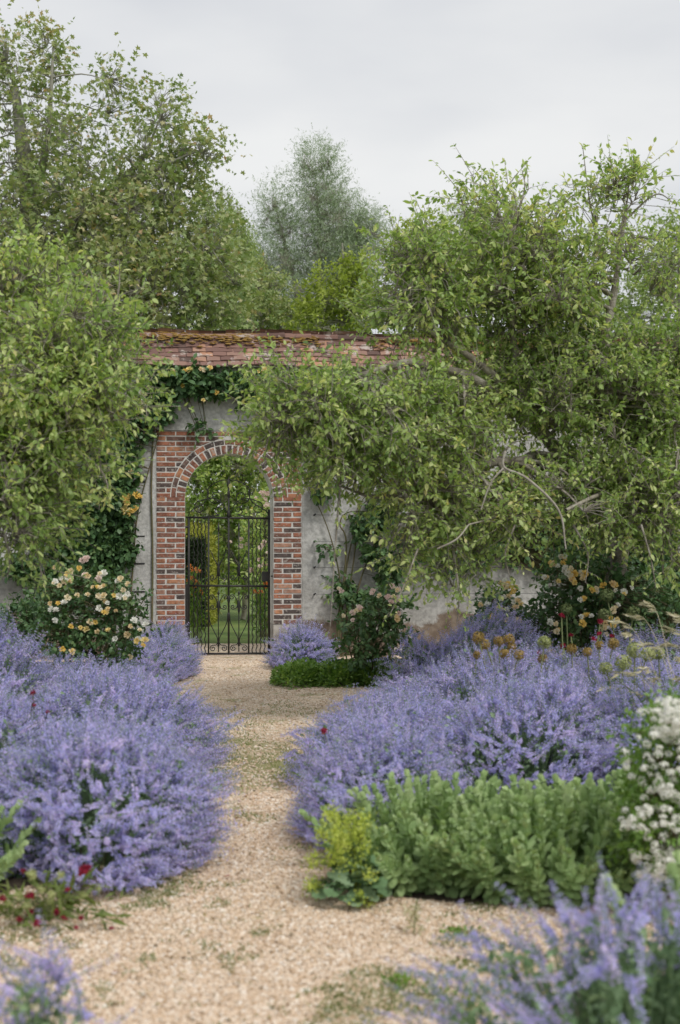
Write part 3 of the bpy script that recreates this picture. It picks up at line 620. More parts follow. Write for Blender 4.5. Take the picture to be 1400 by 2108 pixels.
def make_tree(name, label, cat, limbs, blobs, ntw, tpls, size, k, mleaf, mbark, twig_len=(.2, .45), nsec=140, shell=.45, gap=-.35, gs=1.6,
              upbias=.35, hang=.4, extra=None, sec_r=.02, twig_r=.004, sides=8, group=None, outw=.7, clump=None):
    base = np.array(limbs[0][0][:3]); base[2] = 0
    root = thing(name, label, cat, base, 0, group)
    gb, LP, LR = Geo(), [], []
    for lim in limbs:
        p = spline(lim, 7); w = lumps(p[:, :3] * 1.0, 3.0)[:, None]
        p[1:, :3] += .04 * p[1:, 3:4] / max(p[:, 3].max(), 1e-6) * np.sin(w[1:] * 3 + np.array([[0, 2, 4]]))
        tubes(gb, p[None, :, :3] - base, p[None, :, 3], sides); LP.append(p[:, :3]); LR.append(p[:, 3])
    LP = np.vstack(LP); LR = np.concatenate(LR)
    if clump:                                      # leaf sprays gather round the branch ends
        T, Nn = sample_blobs([(b[0], b[1] * .93, b[2]) for b in blobs], clump[0], shell, gap, gs); w = rng.integers(0, len(T), ntw); off = rng.normal(size=(ntw, 3)) * [1, 1, .6]
        T, Nn = T[w] + off * (clump[1] * rng.uniform(.6, 1.4, len(T))[w])[:, None], unit(Nn[w] + .8 * off)
    else: T, Nn = sample_blobs(blobs, ntw, shell, gap, gs)
    sec = T[rng.choice(len(T), min(nsec, len(T)), replace=False)] * .97 + .03 * base
    li = nearest(sec, LP); A = LP[li]; mid = A * .45 + sec * .55; mid[:, 2] += .12 * np.linalg.norm(sec - A, axis=1)
    cv = bez(A, mid, sec, 7); cv[:, 1:-1] += rng.normal(size=(len(sec), 5, 3)) * .02 * np.linalg.norm(sec - A, axis=1)[:, None, None]
    r0 = np.minimum(LR[li] * .7, sec_r); tubes(gb, cv - base, r0[:, None] * np.linspace(1, .35, 7)[None], 5)
    nodes_ = cv[:, 2:].reshape(-1, 3); ti = nearest(T, nodes_); A = nodes_[ti]
    mid = (A + T) / 2; mid[:, 2] += .05
    far = np.linalg.norm(T - A, axis=1)
    ok = far < (.45 if base[1] < 20 else .75); mid = mid + rng.normal(size=mid.shape) * .12 * far[:, None]
    tubes(gb, bez(A[ok], mid[ok], T[ok], 4) - base, np.array([[1.3, 1.1, .9, .7]]) * twig_r * np.ones((ok.sum(), 1)), 3)
    gl = Geo(); dr = Nn * outw + rand_dirs(len(T)) * .7; dr[:, 2] += upbias
    cl = .5 + .5 * np.clip(lumps(T, gs * 1.3), -1, 1)
    leafy_twigs(gl, gb if base[1] < 20 else None, T - base, dr, rng.uniform(*twig_len, len(T)), k, tpls, size, hang, rnd=np.clip(.25 * cl + .75 * rng.random(len(T)), 0, 1), twig_r=twig_r)
    if extra:                                      # long young shoots standing clear of the crown
        for pts, kk in extra:
            p = spline(pts, 6); tubes(gb, p[None] - base, np.linspace(.010, .003, len(p))[None], 4)
            q = p[np.linspace(2, len(p) - 1, kk).astype(int)] - base; n_ = len(q)
            leafy_twigs(gl, gb, q + rng.normal(size=q.shape) * .01, rand_dirs(n_) * .8 + [0, 0, .3], rng.uniform(.03, .12, n_), 4, tpls, size * .95, .55, rnd=rng.random(n_) * .5 + .35, twig_r=.003)
    gb.obj('trunk', mbark, root, smooth=True)
    gl.obj('crown', mleaf, root)
    return root

def L4(*pp): return [(*at(x, y, d), r) for x, y, d, r in pp]

# ------------------------------------------------------------------ trees beyond the wall
make_tree('plane_tree', 'tall plane tree with lobed leaves rising behind the wall at left', 'tree',
    [L4((40, 1248, 29.5, .42), (60, 900, 29.5, .36), (70, 640, 29.5, .30), (60, 400, 29.5, .2), (30, 180, 29.5, .08)), L4((70, 640, 29.5, .22), (180, 440, 29, .13), (290, 330, 28.6, .05), (330, 240, 28.5, .012)),
     L4((65, 560, 29.5, .2), (200, 420, 28.5, .12), (330, 345, 28, .05), (410, 310, 28, .01)), L4((62, 700, 29.5, .2), (250, 560, 28.3, .1), (420, 500, 28, .04)), L4((60, 460, 29.5, .14), (100, 260, 29, .06), (110, 90, 29, .02)), L4((62, 640, 29.5, .2), (-80, 420, 29.5, .1), (-200, 260, 29.5, .04))],
    [B(30, 260, 29.5, 120, 170, 1.6, .55), B(180, 330, 29, 120, 130, 1.5, .6), B(240, 190, 29, 45, 70, .6, 1.6), B(105, 110, 29.5, 34, 85, .5, 1.5), B(15, 100, 29.5, 35, 85, .5, 1.5), B(335, 230, 28.6, 40, 70, .5, 1.6), B(385, 300, 28.2, 50, 45, .5, 1.4), B(330, 330, 28.5, 110, 90, 1.2, .9), B(430, 315, 28, 40, 40, .5, 1.4),
     B(150, 480, 28.6, 190, 130, 1.8, 1.3), B(330, 500, 28, 160, 150, 1.6, 1.6), B(420, 600, 27.6, 95, 110, 1.3, 1.6), B(250, 620, 27.2, 200, 110, 1.5, 1.7), B(-60, 520, 29, 180, 250, 2, .6)],
    7200, L_PALM, .125, 5, M_plane, M_greybark, twig_len=(.25, .6), nsec=420, gap=-.28, gs=1.1, sec_r=.022, hang=.25, twig_r=.006)
make_tree('birch_tree', 'pale weeping birch showing between the plane tree and the willow', 'tree',
    [L4((470, 1200, 42, .2), (465, 700, 42, .10), (458, 420, 42, .01)), L4((465, 650, 42, .08), (500, 520, 42, .02))],
    [B(450, 440, 42, 42, 75, .7, 1.4), B(488, 520, 42, 34, 110, .7, 1.4), B(450, 600, 42, 50, 110, .8), B(500, 640, 41, 40, 80, .7)],
    1400, L_QUAD, .085, 12, M_birch, M_twig, twig_len=(.5, 1.1), nsec=60, upbias=-1.3, gap=-.1, gs=1.4, outw=.3, sec_r=.02)
make_tree('willow_tree', 'tall silvery grey-green willow in the distance behind the coping', 'tree',
    [L4((655, 1165, 60, .5), (655, 800, 60, .3), (660, 560, 60, .12), (650, 360, 60, .02)), L4((655, 760, 60, .25), (600, 560, 60, .1), (565, 410, 60, .03)), L4((657, 700, 60, .25), (720, 520, 60, .1), (755, 460, 60, .03)), L4((655, 800, 60, .2), (580, 640, 60, .1), (535, 520, 60, .03))],
    [B(650, 345, 60, 42, 55, 1, 1.4), B(660, 425, 60, 70, 70, 1.3, 1), B(690, 500, 60, 95, 90, 2, 1.2), B(568, 440, 60, 32, 75, .9, 1.8), B(585, 540, 60, 66, 95, 1.6, 1.5), B(650, 610, 60, 120, 100, 2.2, 1.3), B(755, 520, 60, 42, 75, 1.3, 1.6), B(542, 570, 60, 26, 90, .8, .9)],
    8200, [quad_tpl(.15)], .19, 9, M_willow, M_twig, twig_len=(.5, 1.1), nsec=230, upbias=.7, hang=.1, gap=-.42, gs=.8, sec_r=.03, twig_r=.006, shell=.5)
for lab, c, bl, tw in (('bright lime green maple in front of the willow', (700, 33), [B(735, 560, 33, 28, 48, .5), B(700, 600, 33, 62, 60, .9), B(655, 625, 33, 42, 50, .7), B(745, 630, 33, 50, 70, .9), B(690, 670, 33, 90, 50, 1.1), B(630, 665, 33, 30, 38, .6)], 1000),
                   ('bright lime green maple peeping over the apple tree', (880, 33), [B(878, 480, 33, 38, 55, .6), B(930, 520, 33, 60, 60, .9), B(850, 540, 33, 50, 70, .8), B(900, 610, 33, 100, 90, 1.3), B(830, 500, 33, 16, 30, .3), B(1010, 510, 33.5, 60, 45, .8)], 1100)):
    px, d = c
    make_tree('maple_tree', lab, 'tree', [L4((px, 1230, d, .16), (px, 800, d, .12), (px + 8, 600, d, .05), (px + 4, 500, d, .02))], bl, tw, L_SMALL, .115, 7, M_maple, M_greybark, twig_len=(.15, .35), nsec=70, upbias=.6, hang=.2, gap=-.6, gs=1.8, group='lime green maples')
make_tree('grey_poplar', 'faint grey-green tree top behind the lime maple at right', 'tree', [L4((970, 1165, 62, .3), (970, 700, 62, .2), (965, 430, 62, .03))],
    [B(965, 450, 62, 45, 45, 1.3, 1), B(1000, 520, 62, 120, 60, 2, 1)], 700, L_WILLOW, .2, 9, M_willow, M_greybark, twig_len=(.4, .9), nsec=50, upbias=.7, hang=.1, gs=.9)
make_tree('ash_tree', 'grey-green tree crown rising at the right edge behind the apple tree', 'tree', [L4((1400, 1180, 48, .3), (1400, 800, 48, .2), (1400, 500, 48, .05))],
    [B(1400, 540, 48, 70, 95, 1.5, 1), B(1330, 640, 48, 70, 90, 1.5, 1), B(1190, 660, 48, 110, 60, 1.5, .6)], 1300, L_SMALL, .15, 9, M_birch, M_greybark, twig_len=(.3, .7), nsec=70, gs=.9)
make_tree('thorn_tree', 'low olive green tree with russet leaves at foot of the willow', 'tree', [L4((545, 1225, 34.5, .14), (545, 900, 34.5, .11), (540, 600, 34.5, .03))],
    [B(540, 610, 34.5, 45, 60, .8), B(520, 665, 34, 60, 55, .8), B(590, 670, 34.5, 35, 40, .6)], 800, L_SMALL, .10, 9, M_plane, M_greybark, twig_len=(.2, .5), nsec=50, gs=1.6)
# ------------------------------------------------------------------ the garden seen through the gate
make_tree('rambling_shrub', 'leafy shrub filling the view through the arch behind the gate', 'shrub', [L4((500, 1275, 25, .05), (500, 1150, 25, .045), (490, 1000, 25, .03)), L4((500, 1180, 25, .05), (430, 1050, 25, .03), (400, 980, 25, .01)), L4((500, 1150, 25, .05), (570, 1030, 25, .02))],
    [B(480, 960, 25, 110, 80, .9), B(420, 1020, 25, 60, 70, .8), B(540, 1050, 25, 60, 100, .8), B(490, 1120, 25, 50, 90, .6), B(560, 940, 25, 70, 60, .7), B(560, 1150, 25.2, 40, 60, .5), B(470, 1170, 25.4, 60, 45, .5), B(530, 1185, 24.6, 50, 40, .4), B(400, 1080, 25.4, 60, 60, .6), B(450, 890, 25, 150, 60, .9)], 2400, L_SMALL, .10, 8, M_apple, M_twig, twig_len=(.15, .4), nsec=80, gap=-2, gs=1.8, hang=.3)
def hedge_block(label, px0, px1, py0, d, dep):
    a, b = at(px0, py0, d), at(px1, py0, d); top = a[2]; w = b[0] - a[0]
    root = thing('topiary_hedge', label, 'hedge', ((a[0] + b[0]) / 2, d + dep / 2, 0))
    n = 9000; f = rng.integers(0, 4, n); P = np.empty((n, 3)); N = np.empty((n, 3)); u, v = rng.random(n) - .5, rng.random(n)
    for k, (fn, nn) in enumerate(((lambda u, v: np.c_[u * w, 0 * u - dep / 2, v * top], (0, -1, 0)), (lambda u, v: np.c_[0 * u + w / 2, u * dep, v * top], (1, 0, 0)), (lambda u, v: np.c_[0 * u - w / 2, u * dep, v * top], (-1, 0, 0)), (lambda u, v: np.c_[u * w, (v - .5) * dep, top + .22 * v], (0, -.3, 1)))):
        s = f == k; P[s] = fn(u[s], v[s]); N[s] = nn
    P += rng.normal(size=P.shape) * .02; top_and_lit = (f == 3) | (f == 1)  # top bears new growth; right side gets its colour as a painted lit tone
    g = Geo(); box(g, -w / 2 + .04, w / 2 - .04, -dep / 2 + .04, dep / 2 - .04, 0, top - .03)
    M = frames(N * .6 + rand_dirs(n) * .8, rand_dirs(n)) * rng.uniform(.05, .09, n)[:, None, None]
    q = quad_tpl(.35); q1 = (q[0], q[1], [(ff, mm + 1) for ff, mm in q[2]])
    g.inst(q, M[~top_and_lit], P[~top_and_lit], rng.random((~top_and_lit).sum())); g.obj('hedge_side', [M_hedge, M_hedgetip_lit], root)
    g = Geo(); g.inst(q, M[top_and_lit], P[top_and_lit], rng.random(top_and_lit.sum())); g.obj('new_growth_lit_side', M_hedgetip_lit, root, kind='stuff')
hedge_block('clipped yew block with yellow-green top seen through gate at left', 340, 426, 1106, 23.2, 1.6)
hedge_block('yellow-green clipped hedge glimpsed at right side of the gate', 556, 640, 1100, 27, 1.2)

# ------------------------------------------------------------------ the two apple trees in front of the wall
make_tree('apple_tree', 'spreading old apple tree in front of the wall at right', 'tree',
    [L4((1290, 1440, 13.3, .11), (1280, 1250, 13.2, .10), (1262, 1060, 12.9, .085), (1160, 940, 12.3, .06), (1090, 850, 12, .05), (1020, 775, 11.8, .035), (900, 690, 11.5, .02), (800, 620, 11.4, .012)),
     L4((1275, 1130, 13, .1), (1290, 1000, 12.6, .08), (1258, 870, 12.2, .066), (1232, 790, 12, .055), (1260, 640, 12, .035), (1290, 430, 12, .012)),
     L4((1090, 850, 12, .05), (1000, 790, 11.7, .04), (830, 752, 11.3, .032), (730, 772, 11, .024), (600, 800, 10.9, .012)),
     L4((1160, 940, 12.3, .06), (1000, 960, 11.6, .035), (800, 1020, 11.3, .02), (700, 1000, 11.2, .008)), L4((1280, 1000, 12.6, .07), (1360, 820, 12.4, .045), (1420, 620, 12.4, .015)), L4((1285, 1100, 13, .06), (1350, 1050, 12, .03), (1400, 1000, 11.5, .015)),
     L4((1090, 850, 12, .04), (1050, 680, 12, .028), (1080, 520, 12, .014), (1060, 400, 12, .005))],
    [B(900, 620, 11.6, 120, 120, .9, 1.1), B(1080, 600, 12, 170, 150, 1.0, 1), B(1265, 720, 12.2, 160, 110, 1.0, .7), B(1100, 490, 12, 110, 65, .7, .8), B(1335, 520, 12.2, 75, 75, .6, .7), B(1300, 400, 12, 45, 50, .25, 1.5), B(1225, 440, 12, 22, 50, .15, .9), B(1020, 430, 12, 50, 40, .3, 1.0), B(1370, 440, 12, 35, 35, .2, 1.0), B(1180, 560, 12, 70, 50, .5, .5), B(860, 530, 11.6, 60, 55, .6, .9),
     B(635, 825, 10.9, 125, 68, .6, 1.2), B(575, 880, 10.8, 75, 62, .45, 1.1), B(750, 870, 11.2, 140, 105, .8, 1.2), B(900, 850, 11.5, 150, 120, .8, 1), B(1060, 830, 12, 160, 130, .9, .9), B(1260, 850, 12.2, 180, 160, .9, .9), B(1380, 780, 12.2, 90, 250, .8, .8),
     B(700, 940, 11, 80, 60, .5, 1), B(860, 1010, 11.3, 110, 100, .7, 1), B(1000, 1040, 11.5, 140, 95, .8, 1), B(1180, 1020, 11.8, 170, 90, .9, 1.0), B(1340, 1030, 12, 120, 95, .8, 1.0), B(950, 1150, 11.3, 75, 55, .45, .7), B(830, 1120, 11.2, 50, 60, .4, .8), B(1380, 1130, 11.8, 60, 50, .6, .7)],
    9400, L_APPLE, .052, 10, M_apple, M_bark, twig_len=(.12, .40), nsec=480, shell=.62, gap=-.12, gs=2.6, upbias=.4, hang=.38, clump=(470, .105), sec_r=.02, twig_r=.0035,
    extra=[([at(1240, 540, 12), at(1215, 420, 12), at(1200, 305, 12)], 9), ([at(1265, 520, 12), at(1290, 420, 12), at(1300, 345, 12), at(1345, 350, 12)], 16), ([at(1030, 470, 12), at(1020, 400, 12), at(1010, 360, 12)], 8), ([at(1060, 450, 12), at(1080, 390, 12), at(1075, 350, 12)], 8), ([at(960, 480, 12), at(955, 430, 12), at(940, 385, 12)], 6), ([at(1130, 470, 12), at(1160, 420, 12), at(1190, 395, 12)], 8),
           ([at(1290, 450, 12), at(1350, 400, 12), at(1390, 420, 12)], 8), ([at(700, 1000, 10.9), at(690, 1130, 10.7), at(680, 1290, 10.6)], 8), ([at(940, 1180, 11), at(945, 1230, 11), at(940, 1290, 11)], 9), ([at(860, 1130, 11), at(830, 1210, 10.8), at(800, 1270, 10.7)], 12), ([at(1180, 1080, 11.2), at(1210, 1140, 11.2), at(1205, 1200, 11.2)], 10), ([at(1320, 1080, 11.3), at(1340, 1150, 11.2), at(1350, 1210, 11.2)], 10), ([at(1060, 1080, 11.2), at(1040, 1140, 11.1), at(1050, 1190, 11.1)], 10), ([at(560, 880, 10.7), at(548, 920, 10.7), at(545, 960, 10.7)], 8), ([at(640, 900, 10.7), at(650, 950, 10.7), at(655, 1000, 10.7)], 9)])
tw = Geo()
make_tree('apple_tree', 'leafy apple tree reaching in from the left edge before the wall', 'tree',
    [L4((-330, 1500, 10.2, .12), (-310, 1150, 10.2, .1), (-220, 900, 10.1, .07), (-60, 780, 10, .045), (80, 740, 9.9, .025), (220, 720, 9.8, .01)), L4((-310, 1100, 10.2, .08), (-150, 960, 9.8, .045), (0, 930, 9.6, .025), (140, 900, 9.5, .01)), L4((-220, 900, 10.1, .06), (-100, 700, 10, .035), (40, 560, 10, .012))],
    [B(20, 640, 10, 130, 95, .8, 1), B(125, 690, 9.9, 110, 80, .7, 1), B(110, 800, 9.7, 170, 110, .8, 1.2), B(205, 790, 9.7, 72, 95, .5, 1), B(20, 930, 9.6, 120, 120, .7, 1.2), B(110, 920, 9.5, 75, 75, .5, 1), B(30, 1060, 9.4, 75, 85, .5, 1.3), B(-120, 820, 10, 180, 280, 1, .6), B(70, 565, 10, 75, 30, .4, .7), B(225, 680, 9.8, 35, 35, .3, .6)],
    4500, L_APPLE, .051, 10, M_apple, M_bark, twig_len=(.12, .34), nsec=240, shell=.6, gap=-.2, gs=2.6, upbias=.35, hang=.38, clump=(235, .10), twig_r=.0035,
    extra=[([at(235, 640, 9.8), at(245, 590, 9.8), at(246, 535, 9.8)], 9), ([at(120, 580, 9.9), at(118, 545, 9.9), at(124, 520, 9.9)], 6), ([at(200, 620, 9.8), at(205, 585, 9.8), at(206, 560, 9.8)], 6), ([at(250, 700, 9.8), at(270, 660, 9.8), at(280, 620, 9.8)], 8), ([at(180, 940, 9.4), at(215, 980, 9.4), at(225, 1030, 9.4)], 12), ([at(60, 1100, 9.3), at(80, 1140, 9.3), at(85, 1190, 9.3)], 10), ([at(10, 1100, 9.3), at(20, 1150, 9.3), at(15, 1190, 9.3)], 8)])
# bare grey fork hanging in front of the apple tree's crown
bf = Geo()
for pts in (((1040, 928, 10.9, .010), (1038, 962, 10.9, .011), (1085, 985, 10.9, .011), (1150, 1050, 10.9, .009), (1165, 1130, 10.9, .006)), ((1038, 962, 10.9, .009), (1010, 995, 10.9, .008), (990, 1050, 10.9, .005)), ((900, 1130, 10.8, .008), (940, 1110, 10.8, .007), (965, 1080, 10.9, .005)), ((1165, 1050, 10.9, .012), (1230, 1020, 11.6, .018), (1280, 1010, 12.5, .03)), ((965, 1080, 10.9, .006), (1030, 1060, 11.3, .009), (1150, 1000, 12.0, .02))):
    p = spline(L4(*pts), 6); tubes(bf, p[None, :, :3], p[None, :, 3], 6)
ap = [o for o in bpy.data.objects if o.name == 'apple_tree'][0]
o = bf.obj('bare_branch', M_twig, None, smooth=True); o.parent = ap; o.matrix_parent_inverse = Matrix.Translation(-Vector(ap.location))
# ------------------------------------------------------------------ roses
def bloom_mesh(mat, seed, npet=13, name='rose_bloom'):
    r = np.random.default_rng(seed); g = Geo()
    for k in range(npet):
        t = k / (npet - 1); a = k * 2.4 + r.normal() * .2; open_ = .25 + 1.05 * t; rad = .12 + .42 * t
        out = np.array([math.cos(a), math.sin(a), 0]); sd = np.array([-math.sin(a), math.cos(a), 0]); w = .30 + .30 * t; h = .75 - .25 * t
        c = out * rad * .35; up = np.array([0, 0, 1.0])
        d = out * math.sin(open_) + up * math.cos(open_)
        V = [c, c + d * h * .6 - sd * w * .55 + out * .02, c + d * h * .65 + out * -.04, c + d * h * .6 + sd * w * .55 + out * .02, c + d * h + out * .10 - sd * w * .3, c + d * h + out * .10 + sd * w * .3]
        g.add(V, [np.array([(0, 2, 1), (0, 3, 2)]), np.array([(1, 2, 5, 4)]), np.array([(2, 3, 5)])], 0, .5 + .35 * (t - .5) + r.normal() * .08)
    return g.mesh(name, mat, smooth=True)
BL = {k: [bloom_mesh(m, s) for s in range(4)] for k, m in (('apricot', M_apricot), ('yellow', M_yellow), ('pink', M_pink), ('white', M_white))}
def put_blooms(root, pts, kind, size, face=(0, -1, .7), name='rose_bloom'):
    loc = np.array(root.location); n = len(pts)
    if not n: return
    D = np.array(face, float)[None] + rand_dirs(n) * .6; M = frames(np.cross(D, rand_dirs(n)), D)
    for k in range(n):
        kd = kind if isinstance(kind, str) else random.choice(kind)
        put(name, random.choice(BL[kd]), root, M=mat4(M[k] * size * random.uniform(.7, 1.2), np.array(pts[k]) - loc))
def rose_bush(name, label, cat, base, blobs, n, leaf=.045, canes=9, mleaf=None, mcane=None, kk=6, gap=-.8, hang=.25):
    root = thing(name, label, cat, base); b = np.array(base, float)
    T, Nn = sample_blobs(blobs, n, .5, gap, 4.0); gl, gc = Geo(), Geo()
    nodes_ = T[rng.choice(len(T), min(canes, len(T)), replace=False)]
    A = np.tile(b, (len(nodes_), 1)) + rng.normal(size=(len(nodes_), 3)) * [.06, .06, 0]; A[:, 2] = 0
    mid = A * .5 + nodes_ * .5 + rng.normal(size=A.shape) * .05; mid[:, 2] += .12
    cv = bez(A, mid, nodes_, 7); tubes(gc, cv - b, np.linspace(.011, .005, 7)[None] * np.ones((len(A), 1)), 5)
    q = cv[:, 2:].reshape(-1, 3); i = nearest(T, q); tubes(gc, bez(q[i], (q[i] + T) / 2 + [0, 0, .02], T, 3) - b, .003, 3)
    dr = Nn + rand_dirs(len(T)) * .7; dr[:, 2] += .3
    leafy_twigs(gl, None, T - b, dr, rng.uniform(.05, .16, len(T)), kk, L_ROSE, leaf, hang, twig_r=.002)
    gc.obj('cane', mcane or M_cane, root, smooth=True); gl.obj('foliage', mleaf or M_rose, root); return root
def cluster(px, py, d, n, sp=12): return [at(px + random.gauss(0, sp), py + random.gauss(0, sp * .7), d + random.gauss(0, .04)) for _ in range(n)]

rb = rose_bush('rose_bush', 'apricot shrub rose in full bloom left of the gateway', 'rose bush', (-2.35, 13.35, 0),
    [B(190, 1260, 13.3, 100, 75, .5), B(130, 1300, 13.2, 70, 60, .4), B(240, 1300, 13.2, 65, 65, .4), B(200, 1340, 13.1, 80, 60, .4), B(180, 1210, 13.4, 70, 35, .3), B(100, 1215, 13.2, 35, 30, .25), B(275, 1250, 13.2, 30, 40, .25), B(176, 1165, 13.1, 14, 22, .1), B(240, 1210, 13.2, 30, 25, .2)], 900, .05)
for px, py, n in ((115, 1182, 5), (145, 1195, 6), (165, 1180, 3), (205, 1190, 5), (235, 1195, 5), (185, 1225, 7), (220, 1232, 4), (255, 1228, 4), (125, 1240, 4), (212, 1258, 5), (175, 1285, 4), (210, 1293, 2), (285, 1285, 4), (245, 1305, 2), (290, 1322, 2), (262, 1355, 1), (140, 1270, 2), (105, 1250, 2)):
    put_blooms(rb, cluster(px, py, 12.85, n), ['apricot', 'apricot', 'white', 'yellow'], .040)
put_blooms(rb, cluster(175, 1148, 13.0, 4, 7) + cluster(200, 1192, 12.9, 3, 8), 'pink', .042)
put_blooms(rb, cluster(138, 1340, 12.7, 2, 6) + cluster(290, 1320, 12.8, 2, 6), 'yellow', .05)
rb = rose_bush('rose_bush', 'small apricot shrub rose right of the gateway behind green ground cover', 'rose bush', (.21, 14.75, 0),
    [B(750, 1270, 14.6, 62, 45, .4), B(780, 1310, 14.6, 60, 60, .4), B(730, 1330, 14.5, 40, 40, .3), B(800, 1240, 14.6, 40, 30, .3)], 480, .055)
for px, py, n in ((703, 1216, 2), (800, 1212, 3), (825, 1214, 2), (765, 1225, 3), (803, 1234, 4), (738, 1255, 4), (815, 1262, 3), (720, 1270, 2), (700, 1272, 1)): put_blooms(rb, cluster(px, py, 14.1, n, 8), ['apricot', 'pink'], .04)
rb = rose_bush('rose_bush', 'cream shrub rose against dark leaves under the apple tree', 'rose bush', (1.6, 13.9, 0),
    [B(1030, 1265, 13.4, 55, 55, .4), B(1100, 1290, 13.4, 70, 45, .4), B(1040, 1310, 13.4, 60, 40, .4)], 560, .05)
for px, py, n in ((1040, 1203, 4), (1045, 1225, 4), (1058, 1243, 3), (1006, 1242, 1), (1027, 1270, 3), (1050, 1268, 3), (1140, 1285, 2), (1150, 1295, 1)): put_blooms(rb, cluster(px, py, 12.6, n + 1, 9), ['apricot', 'white', 'yellow'], .045)
rb = rose_bush('rose_bush', 'cream climbing shrub rose in shade at far right of the wall', 'rose bush', (2.4, 13.3, 0),
    [B(1200, 1200, 13.2, 90, 70, .4), B(1270, 1230, 13.2, 90, 80, .5), B(1180, 1270, 13.2, 80, 50, .4), B(1340, 1260, 13.2, 80, 70, .5)], 1000, .055)
for px, py, n in ((1145, 1160, 4), (1170, 1170, 5), (1195, 1180, 5), (1175, 1195, 4), (1225, 1212, 3), (1262, 1205, 4), (1290, 1218, 2), (1205, 1228, 2), (1268, 1250, 2), (1260, 1272, 4), (1200, 1275, 4), (1243, 1300, 3), (1140, 1195, 2), (1160, 1150, 2)): put_blooms(rb, cluster(px, py, 12.4, n + 1, 10), ['apricot', 'white', 'yellow'], .043)
# climbers on the wall
def climber(name, label, base, canes, blobs, n, leaf, kk=6, gap=-.5):
    root = thing(name, label, 'climbing rose', base); b = np.array(base, float); gc, gl = Geo(), Geo(); LP = []
    for c in canes:
        p = spline([wp(x, y, v) for x, y, v in c], 8); tubes(gc, p[None] - b, np.linspace(.014, .005, len(p))[None], 5); LP.append(p)
    LP = np.vstack(LP); T, Nn = sample_blobs(blobs, n, .8, gap - .7, 3.2); i = nearest(T, LP)
    tubes(gc, bez(LP[i], (LP[i] + T) / 2, T, 3) - b, .0035, 3)
    dr = rand_dirs(len(T)) + Nn * .3; dr[:, 1] -= .5
    leafy_twigs(gl, None, T - b, dr, rng.uniform(.06, .18, len(T)), kk, L_ROSE, leaf, .45, twig_r=.0025)
    gc.obj('cane', M_cane, root, smooth=True); gl.obj('foliage', M_rose, root); return root
def WB(px, py, rx, ry, dep=.14, v=-.36, w=1.0):
    c = wp(px, py, v); s = c[1] / FPX; return (c, np.array([rx * s, dep, ry * s]), w)
b0 = wp(262, 1300, -.35); b0[2] = 0
rb = climber('climbing_rose', 'dark leaved climbing rose with yellow blooms on the wall left of the gateway', b0,
    [((262, 1352, -.35), (268, 1250, -.3), (275, 1150, -.3), (285, 1050, -.3), (320, 920, -.3), (335, 860, -.32)), ((258, 1352, -.35), (240, 1240, -.32), (235, 1100, -.32), (225, 950, -.34)), ((256, 1352, -.35), (200, 1200, -.32), (160, 1060, -.34), (150, 900, -.36)), ((250, 1352, -.35), (140, 1220, -.32), (60, 1170, -.34), (20, 1180, -.34))],
    [WB(225, 940, 50, 70), WB(210, 1040, 70, 70), WB(180, 1130, 75, 60), WB(250, 1000, 35, 90), WB(120, 1180, 60, 40), WB(250, 1120, 30, 50), WB(130, 1040, 60, 80), WB(40, 1170, 50, 25, w=.6), WB(250, 860, 60, 70), WB(210, 1190, 50, 30, w=.6)], 3000, .08)
put_blooms(rb, [wp(x, y, -.52) for x, y in ((256, 1028), (268, 1022), (280, 1020), (288, 1024), (262, 1034), (258, 1050), (268, 1054), (278, 1050), (262, 1058), (216, 896), (215, 888), (170, 1005), (175, 1008))], 'yellow', .072)
put_blooms(rb, [wp(x + random.gauss(0, 9), y + random.gauss(0, 9), -.5) for x, y in [(290, 832)] * 9 + [(302, 822)] * 5 + [(275, 972)] * 2], ['apricot', 'white', 'yellow'], .055)
b0 = wp(340, 1352, -.30); b0[2] = 0
rb = climber('climbing_rose', 'glossy leaved climbing rose trained along under the coping above the arch', b0,
    [((312, 1352, -.3), (314, 1150, -.29), (312, 980, -.29), (325, 850, -.3), (380, 800, -.33), (470, 790, -.33), (560, 795, -.33), (650, 800, -.33))],
    [WB(330, 785, 45, 30), WB(390, 780, 55, 28), WB(450, 790, 55, 24), WB(330, 840, 28, 22, w=.7), WB(520, 795, 50, 28), WB(600, 800, 50, 30), WB(405, 878, 12, 8, .05, -.32, .5), WB(425, 880, 10, 8, .05, -.32, .4)], 850, .09, kk=6)
put_blooms(rb, [wp(x, y, -.5) for x, y in ((390, 762), (413, 760), (420, 762), (432, 758), (377, 794), (357, 768), (418, 824), (446, 808), (306, 800), (535, 764), (545, 762), (380, 764))], ['apricot', 'yellow'], .052)
b0 = wp(690, 1330, -.4); b0[2] = 0
